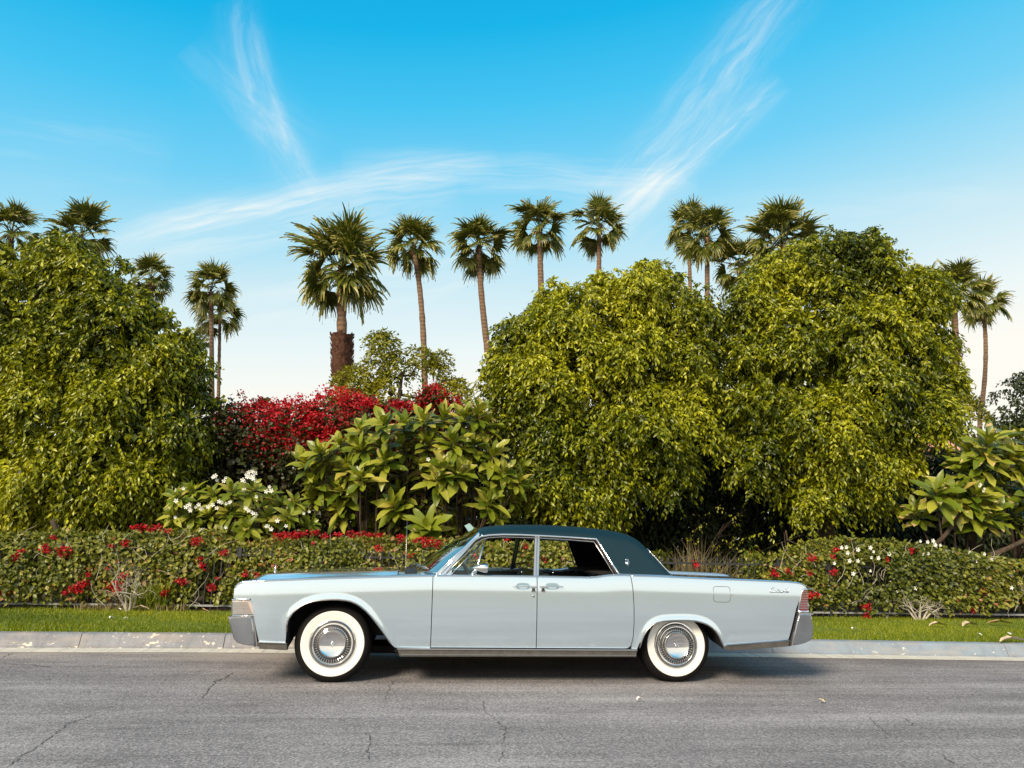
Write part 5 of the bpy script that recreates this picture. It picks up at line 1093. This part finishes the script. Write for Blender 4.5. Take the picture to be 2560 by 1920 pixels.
for s in (1, -1):
    m = MB(); m.tube(mir(DRIP, s), .0112, 8); m.build('drip_rail', M_CHROME, car, True)
    m = MB(); m.tube(mir(tp([(1105, 1437), (1155, 1387.5), (1191, 1353), (1204, 1345), (1222, 1341), (1257, 1339), (1344, 1342), (1420, 1346), (1489, 1351), (1507, 1380), (1543, 1438)], .012), s), .008, 6); m.build('window_gasket', M_GROOVE, car)
    m = MB(); m.tube(mir(FRM, s), .0065, 6); m.build('window_frame', M_STAIN, car, True)
    # windscreen pillar
    P = tp([(1090, 1437), (1196, 1331.5), (1202, 1337), (1190, 1350), (1109, 1438)], .0); m = MB(); q = mir(P, s); n = len(q); q2 = [Vector((p.x+.01, p.y+s*.05, p.z)) for p in q]
    m.add(q+q2, [tuple(range(n)), tuple(range(2*n-1, n-1, -1))]+[(i, n+i, n+(i+1) % n, (i+1) % n) for i in range(n)]); m.build('windscreen_pillar', M_PAINT, car)
    m = MB(); m.tube(mir(tp([(1090, 1436), (1197, 1331)], .004), s), .008, 6); m.build('pillar_trim', M_CHROME, car, True)
    # centre post: two bright door frames
    for x0, x1, nm in ((1337.5, 1342.8, 'centre_post'), (1344.2, 1349.5, 'centre_post')):
        a = tp([(x0, 1340), (x1, 1340), (x1-2.5, 1441), (x0-3.5, 1441)]); q = mir(a, s); q2 = [Vector((p.x, p.y+s*.035, p.z)) for p in q]; m = MB(); m.add(q+q2, [(0, 1, 2, 3), (7, 6, 5, 4), (0, 4, 5, 1), (1, 5, 6, 2), (2, 6, 7, 3), (3, 7, 4, 0)]); bevel(m.build(nm, M_STAIN if s == -1 else M_CHROME, car), .002)
    # vent window: bar, sloping frame, glass
    vb = tp([(1214.5, 1346), (1202, 1385), (1188, 1440)], .01); m = MB(); m.tube(mir(vb, s), .0085, 8); m.build('vent_bar', M_CHROME, car, True)
    g_ = tp([(1130, 1434), (1206, 1357), (1184, 1439), (1134, 1439)], .018); m = MB(); m.add(mir(g_, s), [(0, 1, 2, 3)]); m.build('vent_glass', M_CLEAR, car)
    m = MB(); m.tube(mir(tp([(1127, 1437), (1166, 1397), (1204, 1357)], .014), s), .007, 6); m.build('vent_frame', M_STAIN, car, True)
    # corner infill of the vent, painted
    m = MB(); c_ = tp([(1112, 1438), (1130, 1421), (1129, 1436), (1136, 1441)], .008); m.add(mir(c_, s), [(0, 1, 2, 3)]); m.build('vent_corner', M_PAINT, car)
    # sill chrome and door locks
    m = MB(); m.tube([(x, YC-s*.905, topz(x)+.004) for x in np.linspace(.55, 1.64, 12)], .006, 6); m.build('sill_chrome', M_CHROME if s == -1 else M_STAIN, car, True)
    for x in (1.03, 1.33): m = MB(); m.tube([(x, YC-s*.875, .94), (x, YC-s*.875, .985), (x, YC-s*.875, .992)], [.004, .004, .008], 8); m.build('lock_knob', M_CHROME, car, True)
    # door cards
    m = MB(); m.box((1.08, YC-s*.885, .65), (1.75, .03, .56)); m.build('door_card', M_DOORCARD, car)
# far kick-up sill flash seen through the cabin
# roof
RLOW = [(.655, 1.300), (.70, 1.318), (.76, 1.326), (.90, 1.334), (1.10, 1.336), (1.30, 1.333), (1.55, 1.322), (1.770, 1.306), (1.835, 1.20), (1.905, 1.09), (1.965, .985), (2.03, .976), (2.5, .970)]
d_ = [(p.x, p.z) for p in DRIP]; RLOW = [(p.x, p.z+.006) for p in DRIP if p.x > .60]; RLOW[-1] = (RLOW[-1][0], .975); RLOW += [(2.03, .974), (2.5, .970)]; RLOW = [(.60, RLOW[0][1]-.02)]+RLOW
RTOP = [(.625, 1.352), (.66, 1.368), (.72, 1.385), (.83, 1.403), (.98, 1.416), (1.17, 1.422), (1.40, 1.422), (1.62, 1.417), (1.85, 1.403), (1.97, 1.392), (2.08, 1.375), (2.16, 1.350), (2.22, 1.318), (2.262, 1.282), (2.30, 1.235), (2.40, 1.108), (2.50, .975)]
def roof_section(x, low=None, top=None):
    L = low if low is not None else float(interp(x, RLOW)); T = top if top is not None else float(interp(x, RTOP)); T = max(T, L+.012); rr = min(.085, (T-L)*.85); out = []
    zz = np.linspace(L, T-rr, 7)
    for z in zz: out.append((YW(z)-.012, float(z)))
    a = np.array(out[-1]); b = np.array([YW(T-.01)-.006+.0, T-.006]); c = np.array([YW(T)+.13, T+.006])
    for t in np.linspace(0, 1, 8)[1:]: q = a*(1-t)**2+2*b*t*(1-t)+c*t*t; out.append((float(q[0]), float(q[1])))
    crown = .020 if x < 2.1 else .020*max(0, 1-(x-2.1)/.15); y0 = out[-1][0]; z0 = out[-1][1]
    for f in np.linspace(0, 1, 7)[1:]: out.append((y0*(1-f), z0+crown*(1-(1-f)**2)))
    full = out+[(-y, z) for y, z in out[-2::-1]]; return full
rx = sorted(set([.63, .645, .66, .69, .72, .76, .80]+list(np.linspace(.86, 1.74, 20))+[p[0] for p in RLOW if .66 < p[0] < 2.0]+list(np.linspace(1.76, 2.49, 38))))
secs = [roof_section(x) for x in rx]; k = len(secs[0]); V = [(x, YC+y, z) for x, s_ in zip(rx, secs) for y, z in s_]; F = [(i*k+j, i*k+j+1, (i+1)*k+j+1, (i+1)*k+j) for i in range(len(rx)-1) for j in range(k-1)]
F = [f[::-1] for f in F]; roof = mesh('vinyl_roof', V, F, M_VINYL, car, True)
V2 = [(p[0], YC+(p[1]-YC)*.965, p[2]-.022) for p in V]; mesh('roof_lining', V2, F, M_BLACK, car, True)
# header rail over the windscreen
hs = secs[0]; m = MB(); m.tube([(.632+.03*abs(y)/.7, YC+y, z-.004) for y, z in hs[6:-6]], .010, 6); m.build('header_rail', M_CHROME, car, True)
# rear window in the sloping back of the roof, with chrome surround
bw = []
for x in np.linspace(2.285, 2.475, 8):
    z = float(interp(x, RTOP)); bw.append([(x+.006, YC+Y, z+.010) for Y in np.linspace(-.52, .52, 9)])
V = [p for row in bw for p in row]; mesh('rear_window', V, [(i*9+j, (i+1)*9+j, (i+1)*9+j+1, i*9+j+1) for i in range(7) for j in range(8)], simple('dark_rear_glass', (.01, .015, .018), .04, 0, 1.0), car, True)
m = MB(); m.tube([bw[0][0], bw[0][4], bw[0][8], bw[-1][8], bw[-1][4], bw[-1][0], bw[0][0]], .007, 6); m.build('rear_window_frame', M_CHROME, car)
for s in (1, -1):
    e = []
    for x in np.linspace(2.285, 2.488, 8):
        sec = roof_section(x); q = sec[9]; e.append((x+.008, YC+s*q[0], q[1]+.006))
    m = MB(); m.tube(e, .006, 6); m.build('sail_trim', M_CHROME, car, True)
    m = MB(); m.tube([(x, YC+s*(YW(.98)-.016), topz(x)+.008) for x in np.linspace(1.97, 2.49, 6)], .004, 6); m.build('belt_trim', M_PAINT, car)
    # roof emblem: four-pointed star in a rounded frame
    c = tp([(1568, 1405)], -.016)[0]; m = MB(); em = lambda dx, dz: Vector((c.x+dx, YC+s*(c.y+dz*.60-.003), c.z+dz))
    m.tube([em(0, .040), em(0, -.040)], .0030, 5); m.tube([em(-.026, 0), em(.026, 0)], .0018, 5)
    m.tube([em(-.013, .017), em(-.009, .024), em(.009, .024), em(.013, .017), em(.014, 0), em(.013, -.017), em(.009, -.024), em(-.009, -.024), em(-.013, -.017), em(-.014, 0), em(-.013, .017)], .0030, 5)
    m.tube([em(-.005, .024), em(-.005, -.024)], .0013, 4); m.tube([em(.005, .024), em(.005, -.024)], .0013, 4); m.build('roof_emblem', M_CHROME, car, True)
# windscreen: curved glass from the cowl to the header
nb = 21; V = []; F = []; rows = 7
for i in range(rows):
    t = i/(rows-1)
    for j in range(nb):
        u = j/(nb-1)*2-1; xb = .045+.195*abs(u)**2.2; zb_ = .978-.012*abs(u); yb = u*.885; xt = .640+.04*abs(u)**2; yt = u*.655; zt_ = 1.395-.055*abs(u)**2.2; bl = .018*math.sin(math.pi*t)
        V.append((xb+(xt-xb)*t-bl, YC+yb+(yt-yb)*t, zb_+(zt_-zb_)*t+bl))
F = [(i*nb+j, i*nb+j+1, (i+1)*nb+j+1, (i+1)*nb+j) for i in range(rows-1) for j in range(nb-1)]; mesh('windscreen', V, F, M_SHIELD, car, True)
m = MB(); m.tube(V[:nb], .009, 6); m.tube([V[i*nb] for i in range(rows)], .007, 6); m.tube([V[i*nb+nb-1] for i in range(rows)], .007, 6); m.tube(V[-nb:], .009, 6); m.build('windscreen_frame', M_CHROME, car, True)
# wipers
for x0, Y0, x1, Y1 in ((-.02, -.25, .12, -.72), (-.02, .45, .075, -.05)):
    m = MB(); z0 = .99; m.tube([(x0, YC+Y0, z0), (x0+.04, YC+(Y0*.6+Y1*.4), z0+.035), (x1+.02, YC+Y1, z0+.02)], [.008, .006, .004], 6); m.tube([(x0+.05, YC+(Y0*.75+Y1*.25), z0+.012), (x1+.03, YC+Y1-.08, z0+.010)], .006, 5); m.build('wiper', M_STAIN, car, True)
# cabin
def cushion(name, x0, x1, z0, z1, tilt=0.0, w=1.52):
    P = [(x0, z0), (x0+tilt, z1-.04), (x0+tilt+.03, z1), (x1+tilt-.03, z1), (x1+tilt, z1-.04), (x1, z0)]; m = MB(); m.prism(P, YC-w/2, YC+w/2); return bevel(m.build(name, M_SEAT, car), .02, 3)
cushion('front_seat_back', 1.10, 1.24, .50, .975, .10); cushion('front_seat', .72, 1.16, .42, .62, 0); cushion('rear_seat_back', 1.92, 2.05, .50, .99, .12); cushion('rear_seat', 1.52, 1.98, .42, .62, 0)
m = MB(); m.prism([(.20, .60), (.22, .90), (.36, .945), (.46, .925), (.48, .66)], YC-.86, YC+.86); bevel(m.build('dashboard', M_DOORCARD, car), .02, 2)
m = MB(); c = Vector((.60, YC-.40, .88)); ax = Vector((.85, 0, .52)).normalized(); a = Vector((0, 1, 0)); b = ax.cross(a); m.tube([c+(a*math.cos(t)+b*math.sin(t))*.19 for t in np.linspace(0, 2*math.pi, 33)], .012, 8, False); m.tube([c-a*.19, c+a*.19], .010, 6); m.tube([c, c-ax*.25], .03, 8); m.build('steering_wheel', M_SEAT, car, True)
m = MB(); m.box((.78, YC, 1.30), (.02, .22, .06)); m.build('inner_mirror', M_GROOVE, car)
m = MB(); m.box((2.05, YC, .985), (.5, 1.5, .02)); m.build('parcel_shelf', M_BLACK, car)
# quarter glass: dark inner panel of the far rear pillar
# door mirror
m = MB(); b0 = tp([(1176, 1438)], -.02)[0]; m.tube([(b0.x, YC+b0.y+.02, b0.z-.012), (b0.x+.05, YC+b0.y-.05, b0.z+.055)], [.022, .012], 10); mr = m.build('door_mirror', M_CHROME, car, True)
V = []; seg = 14; c = tp([(1202, 1420)], -.10)[0]
prof = [(-.075, .006), (-.055, .020), (-.02, .034), (.012, .044), (.034, .050), (.052, .050), (.060, .047)]
for dx, rr in prof:
    for q in range(seg): t = 2*math.pi*q/seg; sx = abs(math.cos(t))**.7*math.copysign(1, math.cos(t)); sz = abs(math.sin(t))**.7*math.copysign(1, math.sin(t)); V.append((c.x+dx, YC+c.y+sx*rr*1.1, c.z+sz*rr*.85))
n = len(prof); F = [(i*seg+j, i*seg+(j+1) % seg, (i+1)*seg+(j+1) % seg, (i+1)*seg+j) for i in range(n-1) for j in range(seg)]+[tuple(range(seg))[::-1], tuple((n-1)*seg+j for j in range(seg))]; sharpen(mesh('mirror_shell', V, F, M_CHROME, mr), 45)
# door handles with scooped cups and locks
def handle(px0, px1, cup, lockx, door, s, flip):
    a, b = sp([(px0, 1465.5), (px1, 1466)]); y = -1.018; cx, cz = sp([(cup, 1465.5)])[0]
    m = MB(); n = 20; V = [(cx+math.copysign(abs(math.cos(t))**.6, math.cos(t))*.064, 0, cz+math.copysign(abs(math.sin(t))**.8, math.sin(t))*.030) for t in np.linspace(0, 2*math.pi, n, endpoint=False)]
    V = [(p[0], YC+s*(float(S(np.array([p[0]]), np.array([p[2]]))[0])-.002), p[2]) for p in V]; yin = YC+s*(-.986); V += [(cx+(p[0]-cx)*.55, YC+s*(-.9965), cz+(p[2]-cz)*.45) for p in V]
    m.add(V, [(i, (i+1) % n, n+(i+1) % n, n+i) for i in range(n)]+[tuple(range(n, 2*n))]); m.build('handle_cup', simple('cup_paint', (.34, .48, .55), .3, .6, 1.0) if 'cup_paint' not in MATS else MATS['cup_paint'], door, True)
    m = MB(); m.tube([(a[0], YC+s*-1.004, a[1]), (a[0]+.012, YC+s*y, a[1]), (b[0]-.012, YC+s*y, b[1]), (b[0], YC+s*-1.004, b[1])], .0062, 8); lx, lz = sp([(lockx, 1466)])[0]; m.box((lx, YC+s*-1.012, lz), (.052, .022, .018)); h = m.build('door_handle', M_CHROME, door, True); bevel(h, .002)
    m = MB(); lx, lz = sp([(lockx, 1473)])[0]; m.box((lx, YC+s*-1.006, lz-.002), (.024, .018, .026)); m.box((lx, YC+s*-1.008, lz-.016), (.036, .016, .006)); m.build('handle_button', M_GROOVE, door)
for s, dd, rr_ in ((1, fd[0], rd[0]), (-1, fd[1], rd[1])):
    handle(1283, 1341, 1307, 1333, dd, s, 1); handle(1349.5, 1406, 1380, 1357, rr_, s, -1)
kx, kz = sp([(1332.5, 1490)])[0]; m = MB(); m.lathe([(0, -.006), (.008, -.006), (.011, -.002), (.011, .004)], (kx, YC-1.0, kz), 16); m.build('keyhole', M_STAIN, fd[0], True)
# fuel flap: raised outline
q = sp([(1781, 1472), (1784, 1467), (1790, 1466), (1815, 1466.5), (1821, 1468), (1823, 1474), (1823.5, 1498), (1821, 1503.5), (1814, 1505), (1790, 1504.5), (1784, 1503), (1782, 1497), (1781, 1472)]); m = MB()
m.tube([(p[0], YC+float(S(np.array([p[0]]), np.array([p[1]]))[0])+.001, p[1]) for p in q], .0026, 5, False); m.build('fuel_flap_gap', M_GROOVE, car)
p = sp([(1827, 1487)])[0]; m = MB(); m.box((p[0], YC-1.0, p[1]), (.020, .010, .007)); m.build('flap_tab', M_CHROME, car)
# script on the quarter panel
def script():
    strokes = [[(.95, .9), (.7, 1.15), (.35, 1.0), (.05, .45), (.15, .02), (.5, 0), (.8, .25)], [(.95, .32), (.8, .12), (.95, 0), (1.15, .15), (1.15, .4), (.95, .42)], [(1.2, .1), (1.35, .42), (1.3, 0), (1.5, .4), (1.65, .38), (1.65, .02), (1.8, .1)],
               [(2.05, .85), (1.88, .05), (2.05, .05)], [(1.85, .55), (2.2, .6)], [(2.2, .42), (2.15, .05), (2.35, .1)], [(2.3, .6), (2.31, .64)], [(2.45, .4), (2.42, 0), (2.6, .4), (2.75, .36), (2.75, .02), (2.9, .1)], [(2.9, .22), (3.15, .28), (3.1, .44), (2.92, .35), (2.95, .02), (3.2, .1)],
               [(3.3, .4), (3.28, 0), (3.45, .4), (3.6, .36), (3.6, .02), (3.75, .1)], [(3.98, .85), (3.82, .05), (3.98, .05)], [(3.78, .55), (4.12, .6)], [(4.35, .38), (4.15, .4), (4.08, .1), (4.25, .02), (4.4, .38), (4.38, .02), (4.55, .1)], [(4.6, .1), (4.85, .9), (4.78, 1.0), (4.62, .2), (4.75, .02), (4.95, .12)]]
    (x0, z0), (x1, z1) = sp([(1923, 1481.5), (1973, 1480.5)]); k = (x1-x0)/5.0
    for s in (1, -1):
        m = MB()
        for st in strokes:
            P = []
            for u, v in st:
                x = x0+(u+.30*v)*k; z = z0+v*k*1.0
                if s == -1: x = x0+x1-x
                P.append(Vector((x, YC+s*(float(S(np.array([x]), np.array([z]))[0])-.002), z)))
            Q = [P[0]]
            for a, b in zip(P[:-1], P[1:]): Q += [a.lerp(b, .5), b]
            m.tube(Q, .0026, 5)
        m.build('script_badge', M_BUMPER, car, True)
script()
# hood ornament, antenna, spears on the nose
c = Vector(px_plane(687, 1437, YC)); m = MB(); z0 = hoodz(c.x, 0); m.tube([(c.x, YC, z0-.01), (c.x, YC, z0+.03), (c.x+.004, YC, z0+.085)], [.016, .006, .002], 8); m.tube([(c.x-.012, YC, z0+.035), (c.x+.012, YC, z0+.035)], .004, 6); m.build('bonnet_ornament', M_CHROME, car, True)
a = Vector(px_plane(1014, 1418, 1.70)); b = Vector(px_plane(1018, 1301, 1.70)); m = MB(); m.tube([a-Vector((0, 0, .03)), a+Vector((0, 0, .03)), b], [.009, .0035, .0025], 8); m.build('aerial', M_STAIN, car, True)
a, b = sp([(2021, 1474), (2042, 1473)]); m = MB(); m.tube([(a[0], YC-.9, a[1]), (b[0], YC-.9, b[1])], .005, 6); m.build('tail_fin_tip', M_CHROME, car)
# ------- wheels
def wheel(x, yin, s, rot, emblem_rot, full=True):
    """s=1 near side; y of outer face = YC - s*(0.9-yin)"""
    yo = YC-s*(YC-yin)
    def L(prof): return [(r, y*s) for r, y in prof]
    m = MB(); m.lathe(L([(.05, .03), (.19, .03), (.205, .012), (.205, .16), (.05, .16)]), (x, yo, WZ), 40); w = m.build('wheel', M_BLACK, car, True)
    m = MB(); m.lathe(L([(.203, .02), (.212, .004), (.24, -.008), (.285, -.016), (.300, -.012), (.304, -.010), (.318, -.002), (.331, .012), (.339, .028), (.342, .050), (.3445, .060), (.339, .064), (.3445, .070), (.3450, .10), (.340, .105), (.345, .112), (.3445, .145), (.340, .165), (.325, .190), (.285, .205), (.20, .18)]), (x, yo, WZ), 72, clampz=.003); m.build('tyre', M_RUBBER, w, True)
    m = MB(); m.lathe(L([(.208, .001), (.215, -.003), (.235, -.0105), (.258, -.0145), (.276, -.0170), (.281, -.0165), (.283, -.0135)]), (x, yo, WZ), 72); m.build('whitewall', M_WHITEWALL, w, True)
    m = MB(); m.lathe(L([(.212, -.001), (.213, -.010), (.208, -.016), (.200, -.017), (.194, -.010), (.186, -.008), (.180, -.020), (.172, -.030), (.166, -.031), (.163, -.022), (.118, -.040), (.114, -.052), (.111, -.056), (.107, -.052), (.095, -.047), (.075, -.0405), (.055, -.036), (.035, -.033), (.018, -.0317), (0, -.0313)]), (x, yo, WZ), 72); hc = m.build('hubcap', M_CHROME, w); sharpen(hc, 25)
    m = MB(); nr = 44
    for k in range(nr):
        t = 2*math.pi*k/nr+rot
        for (r0, r1, y0, y1) in ((.141, .162, -.0345, -.0270), (.119, .137, -.0425, -.0365)):
            dt = .030; P = [(r0, y0, t-dt*.8), (r1, y1, t-dt), (r1, y1, t+dt), (r0, y0, t+dt*.8)]; V = [(x+r*math.cos(a), yo+(y+.002)*s, WZ+r*math.sin(a)) for r, y, a in P]+[(x+(r0+r1)/2*math.cos(t), yo+((y0+y1)/2-.007)*s, WZ+(r0+r1)/2*math.sin(t))]
            m.add(V, [(0, 1, 4), (1, 2, 4), (2, 3, 4), (3, 0, 4)])
    tag(m.build('hubcap_ribs', M_CHROME, w), kind='stuff')
    m = MB(); m.lathe(L([(.1635, -.0225), (.162, -.0255), (.1425, -.0315), (.140, -.0325)]), (x, yo, WZ), 60); m.lathe(L([(.1375, -.0345), (.1205, -.0400)]), (x, yo, WZ), 60); m.lathe(L([(.1935, -.0115), (.1875, -.0095)]), (x, yo, WZ), 60); m.build('hubcap_groove', M_GROOVE, w, True)
    m = MB(); ca, sa = math.cos(emblem_rot), math.sin(emblem_rot)
    def e(u, v): r2 = u*u+v*v; return (x+u*ca-v*sa, yo+s*(-.0355-r2*1.6), WZ+u*sa+v*ca)
    m.tube([e(0, .030), e(0, .01), e(0, -.01), e(0, -.030)], .002, 5); m.tube([e(-.022, 0), e(0, 0), e(.022, 0)], .002, 5); m.tube([e(-.011, .016), e(.011, .016), e(.011, -.016), e(-.011, -.016), e(-.011, .016)], .0022, 5); m.build('hubcap_emblem', M_CHROME, w, True)
    t = rot-1.4; m = MB(); m.lathe(L([(0, -.030), (.005, -.030), (.005, -.02)]), (x+.152*math.cos(t), yo, WZ+.152*math.sin(t)), 8); m.build('valve_stem', M_GROOVE, w)
wheel(WF_, .0, 1, 0.0, 0.12); wheel(WR_, .022, 1, .5, .85); wheel(WF_, .0, -1, 0, 0.3); wheel(WR_, .022, -1, 0, .2)
